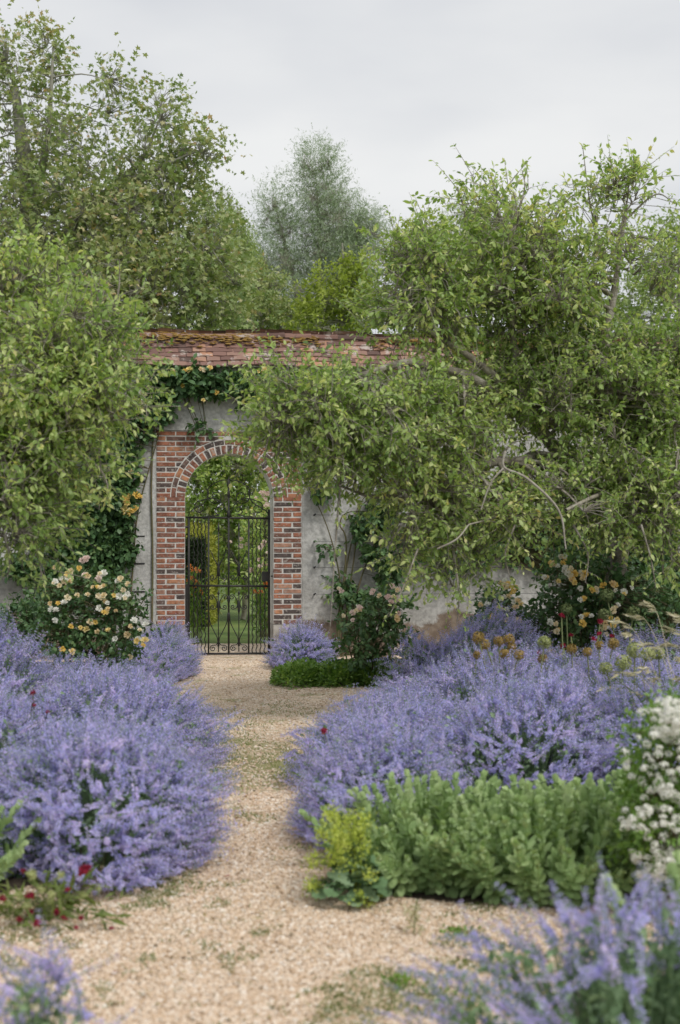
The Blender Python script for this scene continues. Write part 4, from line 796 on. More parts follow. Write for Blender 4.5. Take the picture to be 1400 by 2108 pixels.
rb = climber('climbing_rose', 'sparse rose canes fanned along wires on the wall right of the gateway', b0,
    [((690, 1352, -.4), (700, 1220, -.33), (692, 1150, -.32), (668, 1070, -.32), (628, 990, -.32)), ((696, 1352, -.4), (712, 1180, -.32), (728, 1100, -.32), (745, 1040, -.32), (800, 1010, -.33)), ((700, 1352, -.4), (716, 1240, -.32), (732, 1120, -.32), (735, 1050, -.32), (770, 1000, -.32)), ((704, 1352, -.4), (735, 1220, -.32), (760, 1150, -.32), (800, 1110, -.32), (870, 1060, -.33)), ((790, 1352, -.4), (810, 1220, -.33), (850, 1150, -.33), (900, 1100, -.33)), ((692, 1352, -.4), (713, 1130, -.33), (700, 1080, -.33), (716, 1055, -.33), (770, 1052, -.33))],
    [WB(665, 1000, 24, 22), WB(750, 1085, 26, 30), WB(775, 1140, 24, 26), WB(800, 1175, 26, 30), WB(850, 1120, 40, 40), WB(700, 1210, 24, 30), WB(735, 1240, 50, 30), WB(790, 1050, 40, 40), WB(670, 1130, 14, 14, w=.4), WB(960, 1100, 120, 80, w=.8), WB(1150, 1110, 130, 80, w=.8), WB(1320, 1130, 130, 110, w=1), WB(1360, 1210, 90, 50)], 2000, .075)
# pale roses and orange lilies beyond the gate
rb = rose_bush('rose_bush', 'blush rose growing behind the gate at its right side', 'rose bush', tuple(at(548, 1300, 21)[:2]) + (0,), [B(548, 1150, 21, 25, 110, .3), B(556, 1030, 21, 22, 30, .25), B(520, 1110, 21.5, 22, 60, .3)], 420, .05, mleaf=M_apple)
put_blooms(rb, cluster(545, 1018, 20.7, 7, 7) + cluster(552, 1035, 20.7, 4, 5) + cluster(516, 1172, 21, 3, 4) + cluster(548, 1130, 20.7, 5, 10) + cluster(500, 1115, 21.2, 4, 8) + cluster(535, 1160, 20.7, 4, 8), 'pink', .05)
BL['orange'] = [bloom_mesh(M_orange, 30 + s, 8, 'lily_bloom') for s in range(3)]
for lab, px, py0, pts in (('clump of orange lilies beyond the gate at left', 402, 1322, [(392, 1168), (398, 1176), (404, 1172), (410, 1178), (388, 1196), (395, 1190), (402, 1198), (408, 1200), (400, 1207), (410, 1210), (399, 1222), (412, 1218), (405, 1232), (415, 1224)]), ('few orange lilies beyond the gate at right', 535, 1322, [(524, 1218), (530, 1222), (537, 1220), (546, 1205), (549, 1202), (534, 1228)])):
    b = gnd(px, py0); root = thing('lily_clump', lab, 'lilies', b); g = Geo(); tips = np.array([at(x, y, b[1] + random.uniform(-.1, .1)) for x, y in pts])
    A = b + rng.normal(size=tips.shape) * [.08, .08, 0]; A[:, 2] = 0; cv = bez(A, (A + tips) / 2 + [0, 0, .1], tips, 6); tubes(g, cv - b, .005, 4); g.obj('stem', M_stem, root)
    gl = Geo(); P = cv[:, 1:5].reshape(-1, 3); leafy_twigs(gl, None, P - b, rand_dirs(len(P)) * .4 + [0, 0, 1], np.full(len(P), .1), 5, L_WILLOW, .16, .0); gl.obj('foliage', M_cover, root)
    put_blooms(root, tips, 'orange', .055, name='lily_bloom')

# ------------------------------------------------------------------ catmint
def spike_geo(seed, wh=13, fl=6, fat=.09):
    r = np.random.default_rng(seed); g = Geo(); bend = r.normal(size=2) * .10
    ax = lambda t: np.stack([bend[0] * t * t, bend[1] * t * t, t], -1)
    tubes(g, ax(np.linspace(0, 1, 3))[None], np.array([[.012, .009, .004]]), 3, 1, .5)
    ts = np.concatenate([np.linspace(.02, .5, wh // 2, endpoint=False), np.linspace(.5, .99, wh - wh // 2)])
    q = quad_tpl(.75)
    P, F, S, RR = [], [], [], []
    for t in ts:
        rad = fat * (1 - .55 * t) * r.uniform(.8, 1.2); n = max(4, int(fl * (1 - .35 * t)))
        for k in range(n):
            a = 2 * np.pi * (k + r.random() * .7) / n; o = np.array([math.cos(a), math.sin(a), 0])
            P.append(ax(np.array(t)) + o * .012 + [0, 0, r.normal() * .014]); F.append(o + [0, 0, r.uniform(-.1, .8)]); S.append(rad * r.uniform(.8, 1.25)); RR.append(np.clip(.5 + r.normal() * .25, 0, 1))
    P, F, S, RR = map(np.array, (P, F, S, RR)); n = len(P)
    M = frames(F, np.array([0, 0, 1.]) + r.normal(size=(n, 3)) * .5) * S[:, None, None]
    g.inst(q, M, P, RR)
    n = 4; a = r.random(n) * 6.28; o = np.c_[np.cos(a), np.sin(a), 0 * a + .2]          # bracts low on the spike
    g.inst((q[0], q[1], [(f, m + 1) for f, m in q[2]]), frames(o, np.tile([0, 0, 1.], (n, 1))) * .10, ax(r.random(n) * .12), .5)
    return g
SP_HI = [spike_geo(k) for k in range(7)]; SP_LO = [spike_geo(40 + k, 10, 6, .105) for k in range(7)]
SP_T = {0: [g.tpl() for g in SP_HI], 1: [g.tpl() for g in SP_LO]}
SP_M = {0: [g.mesh('flower_spike', [M_floret, M_mint]) for g in SP_HI], 1: [g.mesh('flower_spike', [M_floret, M_mint]) for g in SP_LO]}
def catmint(label, cx, cy, rx, ry, h, n, nind=60, lo=0, slen=(.10, .20), leaves=4200, group='catmint mounds beside the path', green=0.0, lean=(0, 0), front=1.0):
    root = thing('catmint_plant', label, 'catmint', (cx, cy, 0), 0, group)
    th = rng.uniform(0, 2 * np.pi, n); s = np.sqrt(rng.random(n)) * 1.0
    hump = 1 + .13 * np.sin(th * 3 + cx * 7) + .10 * np.sin(th * 5 + cy * 3)
    side = rng.random(n) < .38; s = np.where(side, rng.uniform(.86, 1.06, n), s)
    R = np.c_[np.cos(th) * rx, np.sin(th) * ry] * (s * hump)[:, None]
    lump = lumps(np.c_[R + [cx, cy], 0 * th], 4.0)
    z = h * (1 - .9 * s ** 3.6) * (1 + .13 * lump) + rng.normal(size=n) * .045; z = np.where(side, h * rng.uniform(.05, .72, n) * (1.3 - .3 * s), z); z = np.maximum(z, .05)
    tip = np.c_[R[:, 0] + lean[0] * z, R[:, 1] + lean[1] * z, z]
    rad = np.c_[np.cos(th), np.sin(th), 0 * th]
    d = rad * (1.15 * s ** 1.5)[:, None] + np.c_[0 * th, 0 * th, np.maximum(1.15 - .75 * s, .2)] + rng.normal(size=(n, 3)) * .30 + np.array([lean[0], lean[1], 0])
    d = unit(d); L = rng.uniform(*slen, n)
    base = tip - d * (L * .85)[:, None]; base[:, 2] = np.maximum(base[:, 2], .03)
    g0 = np.c_[R * .45, 0 * th + .01]
    mid = g0 * .35 + base * .65; mid[:, 2] = base[:, 2] * .75
    g = Geo(); h_ = slice(None) if lo == 0 else slice(0, n // 4); tubes(g, bez(g0[h_], mid[h_], base[h_], 4), np.array([[.0035, .003, .0028, .0024]]) * np.ones((len(g0[h_]), 1)), 3, 0, .45)
    # leaves along the stems and an inner shell of foliage
    nl = leaves; k = rng.integers(0, n, nl); t = rng.uniform(.35, 1.0, nl)[:, None]
    P = (1 - t) ** 2 * g0[k] + 2 * t * (1 - t) * mid[k] + t * t * base[k] + rng.normal(size=(nl, 3)) * .012; P[:, 2] = np.maximum(P[:, 2], .01)
    f = rand_dirs(nl) + rad[k] * .5; f[:, 2] += .25
    g.inst(L_QUAD[0], frames(f, rand_dirs(nl) * .6 + [0, 0, 1]) * rng.uniform(.022, .05, nl)[:, None, None], P, rng.random(nl))
    g.obj('foliage', M_mint, root)
    M = frames(np.cross(d, rand_dirs(n)), d) * L[:, None, None]; rnd = np.clip(.5 + .22 * rng.normal(size=n) + .15 * lump, 0, 1)
    # spikes nearest the eye are pieces of their own, the rest one mass
    order = np.argsort(tip[:, 1] - .9 * tip[:, 2] + rng.normal(size=n) * .15); ind = order[:nind]; restm = order[nind:]
    for i in ind: put('flower_spike', random.choice(SP_M[lo]), root, M=mat4(M[i], base[i]))
    if len(restm): gn_scatter('flower_spikes', 'catmint_spikes_%d' % lo, SP_M[lo], base[restm], (M / L[:, None, None])[restm], L[restm], root)
    return root
CM = [('big catmint mound spilling onto the gravel at front of left bed', -1.22, 7.0, .66, .90, .58, 660, 110, 0), ('catmint mound in left bed bulging over the mossy stretch of path', -1.50, 8.8, .72, .85, .66, 560, 70, 0),
      ('catmint mound at left edge of the photo beside the fleshy stonecrop', -2.2, 7.9, .75, .9, .70, 460, 60, 0), ('tall catmint mound in front of the apricot rose bush', -2.05, 10.2, .8, .9, .64, 520, 50, 0), ('tall catmint at left edge of the photo below the leafy apple branches', -2.45, 9.4, .65, .9, .92, 460, 50, 0),
      ('catmint mound in left bed nearest the cross path, below rose bush', -1.60, 10.5, .5, .8, .50, 380, 40, 0), ('low catmint straggling from the wall foot across the gate bottom at left', -1.98, 15.3, .50, .9, .40, 330, 30, 1), ('hazy catmint against the brick pier left of the gate', -2.1, 16.6, .42, .45, .46, 200, 20, 1),
      ('catmint against the brick pier right of the gate', -.45, 16.4, .42, .6, .46, 260, 25, 1),
      ('catmint mound in right bed behind the yellow-green lady\'s mantle', .16, 7.5, .46, .8, .50, 420, 80, 0), ('catmint mound in right bed bulging over the mossy stretch of path', .34, 9.2, .66, .85, .52, 520, 70, 0), ('catmint mound directly behind the stonecrop mass', 1.05, 8.6, .70, .8, .66, 520, 70, 0),
      ('catmint mound between stonecrop and the white flowered shrub', 1.95, 8.5, .65, .8, .62, 400, 50, 0), ('broad catmint mound below the tan allium heads', 1.05, 10.4, .85, .9, .66, 560, 50, 0), ('catmint at corner of right bed by the cross path', .62, 11.0, .55, .8, .42, 380, 40, 0),
      ('catmint mound beneath the round green allium heads', 2.05, 10.3, .75, .9, .62, 420, 40, 0), ('tall catmint at back of right bed behind the tan alliums', 1.2, 12.2, .75, .6, .80, 380, 40, 0), ('loose catmint spires at back of right bed before the small rose', .72, 12.3, .40, .45, .66, 170, 30, 0), ('far catmint behind the alliums near the right edge', 2.6, 12.0, .7, .7, .72, 260, 30, 1)]
for lab, cx, cy, rx, ry, h, n, ni, lo in CM: catmint(lab, cx, cy, rx, ry, h, int(n * 2.9), ni, 1, lean=(.12, 0))
catmint('blurred catmint in the right foreground corner with long spikes', .82, 3.95, .58, .55, .53, 260, 260, 0, (.13, .23), 2800)
catmint('blurred catmint in the left foreground corner', -.82, 3.85, .28, .24, .46, 76, 76, 0, (.14, .24), 700)

# ------------------------------------------------------------------ stonecrop
def shoot_mesh(seed, H=.34):
    r = np.random.default_rng(seed); g = Geo(); tubes(g, [[(0, 0, 0), (.005, .003, H * .5), (0, 0, H)]], np.array([[.007, .006, .005]]), 5, 0, .35)
    lf = leaf_tpl(.56, .18, -.12, ((.2, .55), (.55, 1.0), (.85, .75)), .03); nt = 11
    P, F, S = [], [], []
    for k in range(nt):
        t = k / (nt - 1); zz = H * (.12 + .86 * t); na = 3 if k < nt - 1 else 4
        for q in range(na):
            a = k * 1.05 + q * 2 * np.pi / na + r.normal() * .15; e = -.05 + 1.25 * t ** 1.3 + r.normal() * .1
            P.append((0, 0, zz)); F.append((math.cos(a) * math.cos(e), math.sin(a) * math.cos(e), math.sin(e))); S.append(.066 * (1 - .36 * t) * r.uniform(.85, 1.15))
    P, F, S = np.array(P), np.array(F), np.array(S); up = np.c_[-F[:, 0], -F[:, 1], np.full(len(F), .8)]
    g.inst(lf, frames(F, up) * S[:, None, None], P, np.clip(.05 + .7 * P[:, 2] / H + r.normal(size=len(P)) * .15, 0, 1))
    n = 12; a = r.random(n) * 6.28; q = np.sqrt(r.random(n)) * .010
    BT_ = (IV, np.zeros(len(IV)), [(IF, np.ones(len(IF), int))])
    octv = np.array([(1, 0, 0), (-1, 0, 0), (0, 1, 0), (0, -1, 0), (0, 0, 1)], float); octf = np.array([(0, 2, 4), (2, 1, 4), (1, 3, 4), (3, 0, 4)])
    g.inst((octv, np.zeros(5), [(octf, np.ones(4, int))]), np.eye(3)[None] * r.uniform(.005, .009, n)[:, None, None], np.c_[q * np.cos(a), q * np.sin(a), H * 1.0 + .012 - q * .9], r.random(n))
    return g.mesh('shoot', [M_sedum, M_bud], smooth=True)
SH = [shoot_mesh(k) for k in range(7)]
def sedum(label, cx, cy, rx, ry, h, n):
    root = thing('stonecrop_plant', label, 'stonecrop', (cx, cy, 0), 0, 'stonecrop clumps'); rr = np.sqrt((np.arange(n) + .5) / n); th = np.arange(n) * 2.39996 + rng.normal(size=n) * .2
    for a, s in zip(th, rr):
        s = s + random.gauss(0, .03); p = np.array([math.cos(a) * rx * s * .62, math.sin(a) * ry * s * .62, 0])
        d = np.array([[math.cos(a) * s * s * .95 + random.gauss(0, .16), math.sin(a) * s * s * .95 + random.gauss(0, .16), 1 - .25 * s]])
        L = h / .36 * random.uniform(.72, 1.14) * (1 - .10 * s)
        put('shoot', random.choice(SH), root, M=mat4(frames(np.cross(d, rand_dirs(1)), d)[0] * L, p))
sedum('grey-green stonecrop at the path end of the stonecrop mass, beside lady\'s mantle', .43, 6.55, .50, .55, .42, 170)
sedum('grey-green stonecrop in the middle of the stonecrop mass', .88, 6.35, .52, .55, .43, 185)
sedum('grey-green stonecrop beside the white flowered shrub', 1.28, 6.55, .46, .55, .44, 150)
sedum('bright green stonecrop cut by the left edge of the photo', -1.78, 6.1, .32, .36, .46, 55)
sedum('large blurred stonecrop behind the foreground catmint at right edge', 1.12, 4.45, .22, .25, .50, 24)
# ------------------------------------------------------------------ lady's mantle
root = thing('ladys_mantle', 'lady\'s mantle with frothy yellow-green flowers at the bed corner', 'plant', (.0, 6.25, 0)); lo_ = np.array([0, 6.25, 0])
a = np.radians(np.linspace(-160, 160, 19)); rr_ = .5 * (1 + .07 * np.cos(a * 9)); V = np.vstack([[(0, .12, 0)], np.c_[rr_ * np.sin(a), .5 + rr_ * np.cos(a), .08 * np.cos(a * 9) + .12 * rr_]])
mm = []
for k in range(3):
    g = Geo(); g.add(V + rng.normal(size=V.shape) * .02, np.array([(0, i + 1, i) for i in range(1, 19)]), 0, .2 + .3 * k); mm.append(g.mesh('mantle_leaf', M_lady, smooth=True))
for k in range(46):
    px, py = random.uniform(655, 800), random.uniform(1775, 1875); 
    P = at(px, py, random.uniform(5.95, 6.3)); P[2] = max(P[2], .05); d = np.array([[random.gauss(0, .5), -.8 + random.gauss(0, .3), random.uniform(-.3, .4)]])
    put('mantle_leaf', random.choice(mm), root, M=mat4(frames(d, np.array([[0, -.5, 1.]]) + rand_dirs(1) * .3)[0] * random.uniform(.06, .10), P - lo_))
gs_, gf = Geo(), Geo(); q8 = quad_tpl(.8)
for px, py, rx, ry, n in ((700, 1690, 26, 24, 9), (735, 1705, 22, 28, 9), (680, 1740, 34, 30, 10), (720, 1755, 30, 32, 10), (665, 1770, 26, 20, 6), (750, 1830, 24, 36, 9), (640, 1822, 20, 12, 5), (730, 1725, 28, 26, 8)):
    C_ = np.array([at(px + random.uniform(-1, 1) * rx, py + random.uniform(-1, 1) * ry, random.uniform(5.9, 6.25)) for _ in range(n)])
    A = np.tile(lo_ + [.08, .1, 0], (n, 1)); tubes(gs_, bez(A, (A + C_) / 2 + [0, 0, .08], C_, 6) - lo_, .002, 3)
    for c in C_:
        m_ = 60; P = c + rng.normal(size=(m_, 3)) * .018; gf.inst(q8, frames(rand_dirs(m_) + [0, 0, .4], rand_dirs(m_)) * rng.uniform(.007, .015, m_)[:, None, None], P - lo_, rng.random(m_))
gs_.obj('flower_stem', M_stem, root); gf.obj('flower_froth', M_lime, root, kind='stuff')
# ------------------------------------------------------------------ white flowered shrub
rb = rose_bush('white_shrub', 'dense shrub covered in small white flower clusters at right edge', 'shrub', (1.62, 5.95, 0), [B(1400, 1560, 5.9, 110, 120, .28), B(1370, 1690, 5.85, 85, 95, .26), B(1430, 1700, 5.8, 110, 110, .3), B(1420, 1490, 5.9, 65, 60, .2)], 900, .028, canes=30, mleaf=M_cover, kk=8, gap=-2)
wm = []
for s in range(4):
    r = np.random.default_rng(70 + s); g = Geo(); n = 46; D = unit(r.normal(size=(n, 3)) + [0, 0, .9]); 
    g.inst(quad_tpl(1.0), frames(np.cross(D, r.normal(size=(n, 3))), D + r.normal(size=(n, 3)) * .3) * r.uniform(.3, .5, n)[:, None, None], D * [.8, .8, .55], r.random(n)); wm.append(g.mesh('flower_cluster', M_white))
loc = np.array(rb.location)
for k in range(400):
    b = random.choice([(1390, 1560, 110, 125), (1360, 1690, 85, 100), (1400, 1480, 70, 50), (1385, 1780, 90, 40), (1450, 1640, 120, 140)]); t = random.uniform(0, 6.28); s = math.sqrt(random.random())
    P = at(b[0] + b[2] * s * math.cos(t), b[1] + b[3] * s * math.sin(t), 5.46 + .26 * s * s + random.uniform(0, .12)); d = np.array([[random.gauss(0, .3), -.6, 1.0]]) + rand_dirs(1) * .3
    put('flower_cluster', random.choice(wm), rb, M=mat4(frames(np.cross(d, rand_dirs(1)), d)[0] * random.uniform(.016, .023), P - loc))
# ------------------------------------------------------------------ green ground cover at the cross path
for k, (lab, px, rx) in enumerate((('low bright green ground cover right beside the gate path', 615, 52), ('low bright green ground cover under the small apricot rose', 700, 60), ('low bright green ground cover ending at the catmint corner', 780, 50))):
    c = gnd(px, 1405); root = thing('ground_cover', lab, 'ground cover', c, 0, 'green ground cover clumps'); n = 3200; D = rand_dirs(n); D[:, 2] = np.abs(D[:, 2]); R_ = np.array([rx / FPX * c[1] * 1.15, .55, .20]) 
    P = D * R_ * (rng.random(n) ** .3)[:, None] * (1 + .12 * lumps(D * 3 + k, 2.0))[:, None]; P[:, 2] = np.maximum(P[:, 2], .01); g = Geo()
    f = D + rand_dirs(n) * .8; g.inst(L_SMALL[0], frames(f, rand_dirs(n) * .5 + [0, 0, 1]) * rng.uniform(.03, .06, n)[:, None, None], P, rng.random(n)); g.obj('foliage', M_cover, root)
# bushy greenery filling the back of the left bed
rb = rose_bush('leafy_shrub', 'low dark green shrub at foot of the wall near the left edge', 'shrub', (-3.9, 15.4, 0), [B(30, 1290, 15.4, 90, 50, .5), B(90, 1260, 15.6, 50, 40, .4)], 400, .06, mleaf=M_rose)
rb = rose_bush('leafy_shrub', 'dark bushy greenery under the apple tree at the right edge', 'shrub', (3.2, 13.6, 0), [B(1330, 1290, 13.7, 130, 60, .5), B(1200, 1320, 13.7, 120, 40, .4), B(1420, 1240, 13.7, 90, 80, .5)], 800, .06, mleaf=M_rose)

# ------------------------------------------------------------------ alliums
def allium_head(mat, seed, n=110, fuzzy=1.0):
    r = np.random.default_rng(seed); g = Geo(); D = unit(r.normal(size=(n, 3))); rad = r.uniform(.78, 1.0, n)
    g.inst(ICO, np.eye(3)[None] * .28, np.zeros((1, 3)), .2)
    tubes(g, np.stack([D * .1, D * rad[:, None]], 1), np.array([[.012, .012]]), 3, 0, .35)
    for k in range(2):
        g.inst(quad_tpl(.7), frames(np.cross(D, r.normal(size=(n, 3))), D + r.normal(size=(n, 3)) * .3) * (.34 * fuzzy), D * rad[:, None] - .0, r.random(n))
    return g.mesh('flower_head', [mat])
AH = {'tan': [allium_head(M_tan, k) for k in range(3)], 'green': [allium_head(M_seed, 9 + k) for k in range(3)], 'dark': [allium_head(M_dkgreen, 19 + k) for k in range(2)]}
ALL = [('tan', 985, 1313, 13, 'tan allium seed head, highest of the tan cluster at left'), ('tan', 999, 1326, 11, 'tan allium seed head just below the highest one at left'), ('tan', 982, 1348, 9, 'small tan allium head leaning on a bent stem, lowest left'), ('tan', 1026, 1320, 11, 'tan allium head left of a touching pair in the cluster'), ('tan', 1047, 1317, 13, 'large tan allium head at the top right of the tan cluster'),
       ('tan', 1054, 1333, 10, 'tan allium head tucked under the largest tan head'), ('tan', 1039, 1346, 11, 'tan allium head in the middle bottom of the tan cluster'), ('tan', 1069, 1348, 11, 'tan allium head at the right bottom end of the tan cluster'), ('green', 1121, 1322, 14, 'pale green allium ball standing alone right of the tan cluster'), ('tan', 1117, 1357, 11, 'olive tan allium head below the lone pale green ball'),
       ('tan', 1177, 1336, 11, 'tan allium head halfway between pale green ball and right group'), ('tan', 1209, 1342, 10, 'tan allium head beside the right green group, lower one'), ('tan', 1263, 1325, 12, 'tan allium head above the group of green balls'), ('tan', 1234, 1328, 9, 'small tan allium head among dark red flowers'),
       ('green', 1307, 1338, 17, 'largest pale green allium ball in the right group'), ('green', 1284, 1364, 16, 'pale green allium ball at lower left of the right group'), ('green', 1247, 1376, 14, 'pale green allium ball, lowest of the right group'), ('green', 1334, 1347, 15, 'pale green allium ball touching the largest one'), ('green', 1356, 1344, 14, 'pale green allium ball nearest the right edge of photo'),
       ('dark', 1249, 1225, 14, 'dark green allium ball, highest of the shaded ones'), ('dark', 1166, 1254, 12, 'dark green allium ball furthest left of the shaded ones'), ('dark', 1243, 1265, 12, 'dark green allium ball below the highest shaded one'), ('dark', 1304, 1262, 14, 'dark green allium ball furthest right of the shaded ones')]
for kd, px, py, r_, lab in ALL:
    d = {'tan': 10.2, 'green': 9.6, 'dark': 11.3}[kd] + random.uniform(-.25, .25); P = at(px, py, d); lx = random.gauss(0, .06)
    root = thing('allium', lab, 'allium', (P[0] + lx, P[1] + .05, 0), 0, 'allium seed heads in right bed'); loc = np.array(root.location); h = P - loc
    g = Geo(); tubes(g, bez(np.zeros((1, 3)), np.array([[0, 0, h[2] * .6]]), h[None], 6), np.array([[.007, .007, .006, .006, .005, .005]]), 5, 0, .75 if kd != 'dark' else .2); g.obj('stem', M_stem, root, smooth=True)
    put('flower_head', random.choice(AH[kd]), root, M=mat4(np.array(Matrix.Rotation(random.random() * 6, 3, 'Z')) * (r_ / FPX * d * 1.05), h))
# ------------------------------------------------------------------ feathery grass at the right edge
root = thing('feather_grass', 'pale feathery ornamental grass arching at the right edge', 'ornamental grass', (2.15, 8.7, 0)); b = np.array(root.location); g = Geo(); gp = Geo()
tips = [(1265, 1285), (1330, 1245), (1390, 1270), (1300, 1270), (1370, 1330), (1345, 1400), (1320, 1380), (1395, 1360), (1290, 1310), (1380, 1300), (1410, 1310), (1270, 1390), (1240, 1420), (1330, 1330), (1400, 1400), (1310, 1430)]
T = np.array([at(x, y, random.uniform(8.3, 9.0)) for x, y in tips]); A = b + rng.normal(size=T.shape) * [.1, .1, 0]; A[:, 2] = 0; mid = A * .4 + T * .6; mid[:, 2] = T[:, 2] * 1.02 + .12
cv = bez(A, mid, T, 10); tubes(g, cv - b, np.linspace(.003, .0012, 10)[None] * np.ones((len(T), 1)), 3, 0, .6)
n = 260; k = rng.integers(0, len(T), n); t = rng.uniform(.7, 1, n); P = np.array([cv[i, int(9 * q)] + (cv[i, min(int(9 * q) + 1, 9)] - cv[i, int(9 * q)]) * ((9 * q) % 1) for i, q in zip(k, t)]); dd = unit(cv[k, 9] - cv[k, 7])
gp.inst(quad_tpl(.16), frames(dd + rand_dirs(n) * .35, rand_dirs(n)) * rng.uniform(.05, .09, n)[:, None, None], P - b, rng.random(n))
n = 170; A = np.tile(b, (n, 1)) + rng.normal(size=(n, 3)) * [.16, .16, 0]; A[:, 2] = 0; C_ = A + rand_dirs(n) * [.55, .4, 0] + np.c_[0 * A[:, :2], rng.uniform(.3, .75, n)]; mid = A * .5 + C_ * .5; mid[:, 2] = C_[:, 2] * 1.1
tubes(g, bez(A, mid, C_, 6) - b, np.array([[.004, .004, .0035, .003, .002, .0006]]) * np.ones((n, 1)), 3, 1, rng.random(n))
g.obj('blade', [M_straw, M_grass], root, kind='stuff'); gp.obj('plume', M_straw, root, kind='stuff')
# ------------------------------------------------------------------ crimson scabious
def pom(mat, seed, n, name, flat):
    r = np.random.default_rng(seed); g = Geo(); D = unit(r.normal(size=(n, 3)) + [0, 0, .5]); g.inst(ICO, np.diag([.6, .6, .35])[None], np.zeros((1, 3)), .3)
    g.inst(quad_tpl(.6), frames(D, r.normal(size=(n, 3)) + [0, 0, 1]) * .62, D * [.42, .42, flat], r.random(n)); return g.mesh(name, mat)
PR = [pom(M_crimson, k, 34, 'flower_head', .25) for k in range(3)]; PS = [pom(M_seed, 8 + k, 26, 'seed_head', .4) for k in range(3)]
def scabious(label, base, red, seed_, d, rs):
    root = thing('scabious', label, 'scabious', base, 0, 'crimson scabious plants'); b = np.array(root.location); g = Geo()
    for lst, ms, nm in ((red, PR, 'flower_head'), (seed_, PS, 'seed_head')):
        for px, py, rr in lst:
            P = at(px, py, d + random.uniform(-.12, .12)); P[2] = max(P[2], .06); A = b + [random.gauss(0, .05), random.gauss(0, .05), 0]; tubes(g, bez(A[None], ((A + P) / 2 + [0, 0, .06])[None], P[None], 7) - b, .0022 * d / 5.5, 4)
            dv = np.array([[random.gauss(0, .3), -.35, 1.0]]); put(nm, random.choice(ms), root, M=mat4(frames(np.cross(dv, rand_dirs(1)), dv)[0] * rr / FPX * d * rs, P - b))
    gl = Geo(); n = int(12 * len(red + seed_) ** .65); leafy_twigs(gl, None, rng.normal(size=(n, 3)) * [.16, .12, 0] + [0, 0, .03], rand_dirs(n) + [0, 0, .8], rng.uniform(.05, .15, n), 3, L_WILLOW, .10, .1)
    g.obj('stem', M_stem, root); gl.obj('foliage', M_grass, root)
scabious('straggling crimson scabious with round seed heads at left front of the bed', gnd(80, 1890), [(175, 1793, 17), (60, 1845, 12), (118, 1878, 11), (130, 1905, 9), (168, 1917, 8), (157, 1911, 6), (78, 1925, 11), (60, 1968, 12), (40, 1990, 9), (5, 1850, 9), (140, 1832, 7), (48, 1793, 7)], [(65, 1800, 13), (125, 1802, 11), (38, 1843, 11), (85, 1830, 10), (106, 1842, 10), (172, 1845, 10), (18, 1860, 9), (55, 1866, 11), (102, 1855, 9), (203, 1830, 8)], 5.6, 1.0)
scabious('crimson scabious heads dotted over the left catmint', gnd(70, 1620), [(68, 1426, 6), (66, 1442, 4), (98, 1466, 4), (70, 1452, 4)], [], 8.1, 1.3)
scabious('single crimson scabious head above the right catmint by the path', gnd(700, 1640), [(667, 1505, 7)], [(700, 1500, 4)], 8.2, 1.3)
scabious('dark crimson scabious heads among the alliums at right', gnd(1190, 1530), [(1156, 1268, 6), (1236, 1280, 6), (1160, 1330, 6), (1110, 1345, 6), (1175, 1308, 5), (1222, 1316, 6), (1234, 1305, 5), (1260, 1310, 5), (1235, 1356, 4)], [], 10.8, 1.3)
# ------------------------------------------------------------------ gravel, weeds and fallen petals on the path
N = 230000; Y = 1 / rng.uniform(1 / 17.3, 1 / 4.25, N); X = (rng.uniform(-40, 1440, N) - HX) / FPX * Y; P = np.c_[X, Y, 0 * X]
mossy = lumps(P, 3.2) + .7 * lumps(P + 3, 8.0) + 1.3 * np.exp(-((Y - 9.6) / 1.1) ** 2); ok = (mossy < 1.0 + .3 * rng.normal(size=N)) & ~(inside(P, BED_L) | inside(P, BED_R) | inside(P, BED_B) | inside(P, BED_F)); P = P[ok][:90000]; n = len(P); s = .0032 + .0095 * rng.beta(1.5, 3.2, n) * (1 + .2 * (P[:, 1] > 8)); P[:, 2] = s * .25
OV = np.array([(1, 0, 0), (-1, 0, 0), (0, 1, 0), (0, -1, 0), (0, 0, 1), (.6, .6, .55), (-.6, .5, .6)], float); OF = np.array([(0, 5, 4), (0, 2, 5), (5, 2, 6), (5, 6, 4), (6, 2, 1), (6, 1, 4), (1, 3, 4), (3, 0, 4)])
M = frames(np.c_[rng.normal(size=(n, 2)), rng.normal(size=n) * .25], rand_dirs(n) * .3 + [0, 0, 1])
gn_scatter('gravel', 'pebbles', [Geo().add(OV + rng.normal(size=OV.shape) * .12, OF, 0, r_).mesh('pebble', M_pebble) for r_ in (.1, .3, .45, .6, .8, .95)], P, M, s[:, None] * rng.uniform(.7, 1.3, (n, 3)) * [1, 1, .7])
N = 150000; Y = 1 / rng.uniform(1 / 13.5, 1 / 4.3, N); X = (rng.uniform(0, 1300, N) - HX) / FPX * Y; P = np.c_[X, Y, 0 * X]
dens = lumps(P, 3.2) + .7 * lumps(P + 3, 12.0) + .6 * lumps(P + 7, 25.) + 1.2 * np.exp(-((Y - 9.6) / 1.2) ** 2) + .3 * (X < -.7) + rng.normal(size=N) * .25
P = P[(dens > .72) & ~(inside(P, BED_L) | inside(P, BED_R) | inside(P, BED_B))][:60000]; n = len(P); h = rng.uniform(.005, .020, n); A = P; C_ = P + np.c_[rng.normal(size=(n, 2)) * .015, h]
V = np.stack([A - np.c_[h * .16, 0 * h, 0 * h], A + np.c_[h * .16, 0 * h, 0 * h], C_], 1).reshape(-1, 3)
Geo().add(V, np.arange(3 * n).reshape(-1, 3), 0, np.repeat(rng.random(n), 3)).obj('grass', M_grass, kind='stuff')
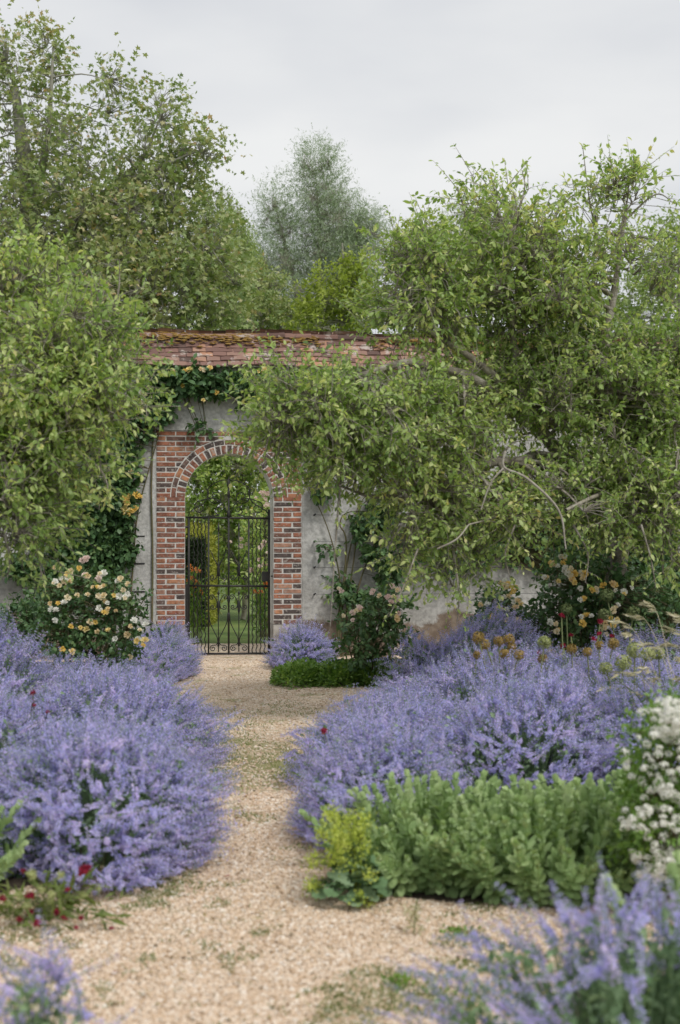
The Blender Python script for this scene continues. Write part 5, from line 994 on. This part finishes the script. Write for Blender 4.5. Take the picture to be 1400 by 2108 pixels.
n = 900; Y = 1 / rng.uniform(1 / 15, 1 / 4.3, n); X = (rng.uniform(0, 1300, n) - HX) / FPX * Y; P = np.c_[X, Y, 0 * X + .012]; P = P[~(inside(P, BED_L) | inside(P, BED_R) | inside(P, BED_B))]; n = len(P)
Geo().inst(L_QUAD[0], frames(np.c_[rng.normal(size=(n, 2)), rng.normal(size=n) * .2], rand_dirs(n) * .3 + [0, 0, 1]) * rng.uniform(.010, .028, n)[:, None, None], P, rng.random(n) * .8).obj('leaf_litter', leafy('dry_leaf', [(.10, .07, .035), (.20, .14, .06), (.30, .24, .10), (.22, .25, .08)], trans=.1), kind='stuff')
for lab, px, py, hh, wv, mt in (('pale bristly weed rising from gravel before the stonecrop', 852, 1925, .11, .02, M_straw), ('small dark green weed tuft beside the tall bristly weed', 945, 1925, .02, .035, M_cover), ('lone dark green weed tuft in the gravel near the bottom', 815, 2030, .03, .03, M_cover), ('spreading weed patch in gravel beside the foreground catmint', 930, 2062, .03, .09, M_cover)):
    b = gnd(px, py); root = thing('weed', lab, 'weed', b, 0, 'weeds in the gravel'); n = 90; g = Geo(); Pb = rng.normal(size=(n, 3)) * [wv, wv, 0]; Pb[:, 2] = rng.random(n) * hh
    f = rand_dirs(n); f[:, 2] = np.abs(f[:, 2]) + .4; g.inst(L_SMALL[0], frames(f, rand_dirs(n)) * rng.uniform(.012, .028, n)[:, None, None], Pb, rng.random(n)); g.obj('foliage', mt, root)
    if hh > .1: g2_ = Geo(); tubes(g2_, [[(0, 0, 0), (.005, 0, .07), (.012, 0, .14)]], .003, 4); g2_.obj('stem', M_stem, root)
pm = Geo().add([(-.5, 0, 0), (.5, 0, .05), (.4, .9, .2), (-.4, .9, .22), (0, 1.15, .1)], [np.array([(0, 1, 2, 3)]), np.array([(3, 2, 4)])], 0, .5).mesh('fallen_petal', M_crimson)
for lab, px, py in (('dark red petal lying alone on the gravel in left foreground', 237, 2008), ('tiny dark red petal on gravel right of the scabious stems', 231, 1920), ('small dark red petal on the gravel beneath the left catmint', 462, 1810)):
    o = put('fallen_petal', pm); o.location = gnd(px, py) + [0, 0, .012]; o.scale = (.022,) * 3; o.rotation_euler = (.2, .1, random.random() * 6); tag(o, lab, 'petal', 'fallen petals on the gravel')
# ------------------------------------------------------------------ bird in the sky
root = thing('bird', 'small dark bird gliding high in the grey sky', 'bird', at(970, 362, 110))
M_bird = solid('bird_plumage', [(.02, .02, .02), (.03, .03, .03)], bump=0)
g = Geo(); tubes(g, [[(-.16, 0, -.02), (-.08, 0, 0), (.02, 0, .015), (.10, 0, .01), (.15, 0, 0)]], np.array([[.012, .03, .042, .03, .004]]), 8, cap=True); g.obj('body', M_bird, root, smooth=True)
for s in (-1, 1):
    g = Geo(); V = np.array([(.07, 0, .02), (-.03, 0, .02), (.05, s * .16, .10), (-.05, s * .15, .10), (-.06, s * .34, .15)]); V2 = V - [0, 0, .008]
    g.add(np.vstack([V, V2]), [np.array([(0, 2, 3, 1), (5, 6, 8, 7)]), np.array([(2, 4, 3), (7, 8, 9)]), np.array([(0, 5, 7, 2), (2, 7, 9, 4), (4, 9, 8, 3), (3, 8, 6, 1)])]); g.obj('wing', M_bird, root)
root.rotation_euler = (0, 0, math.radians(55))
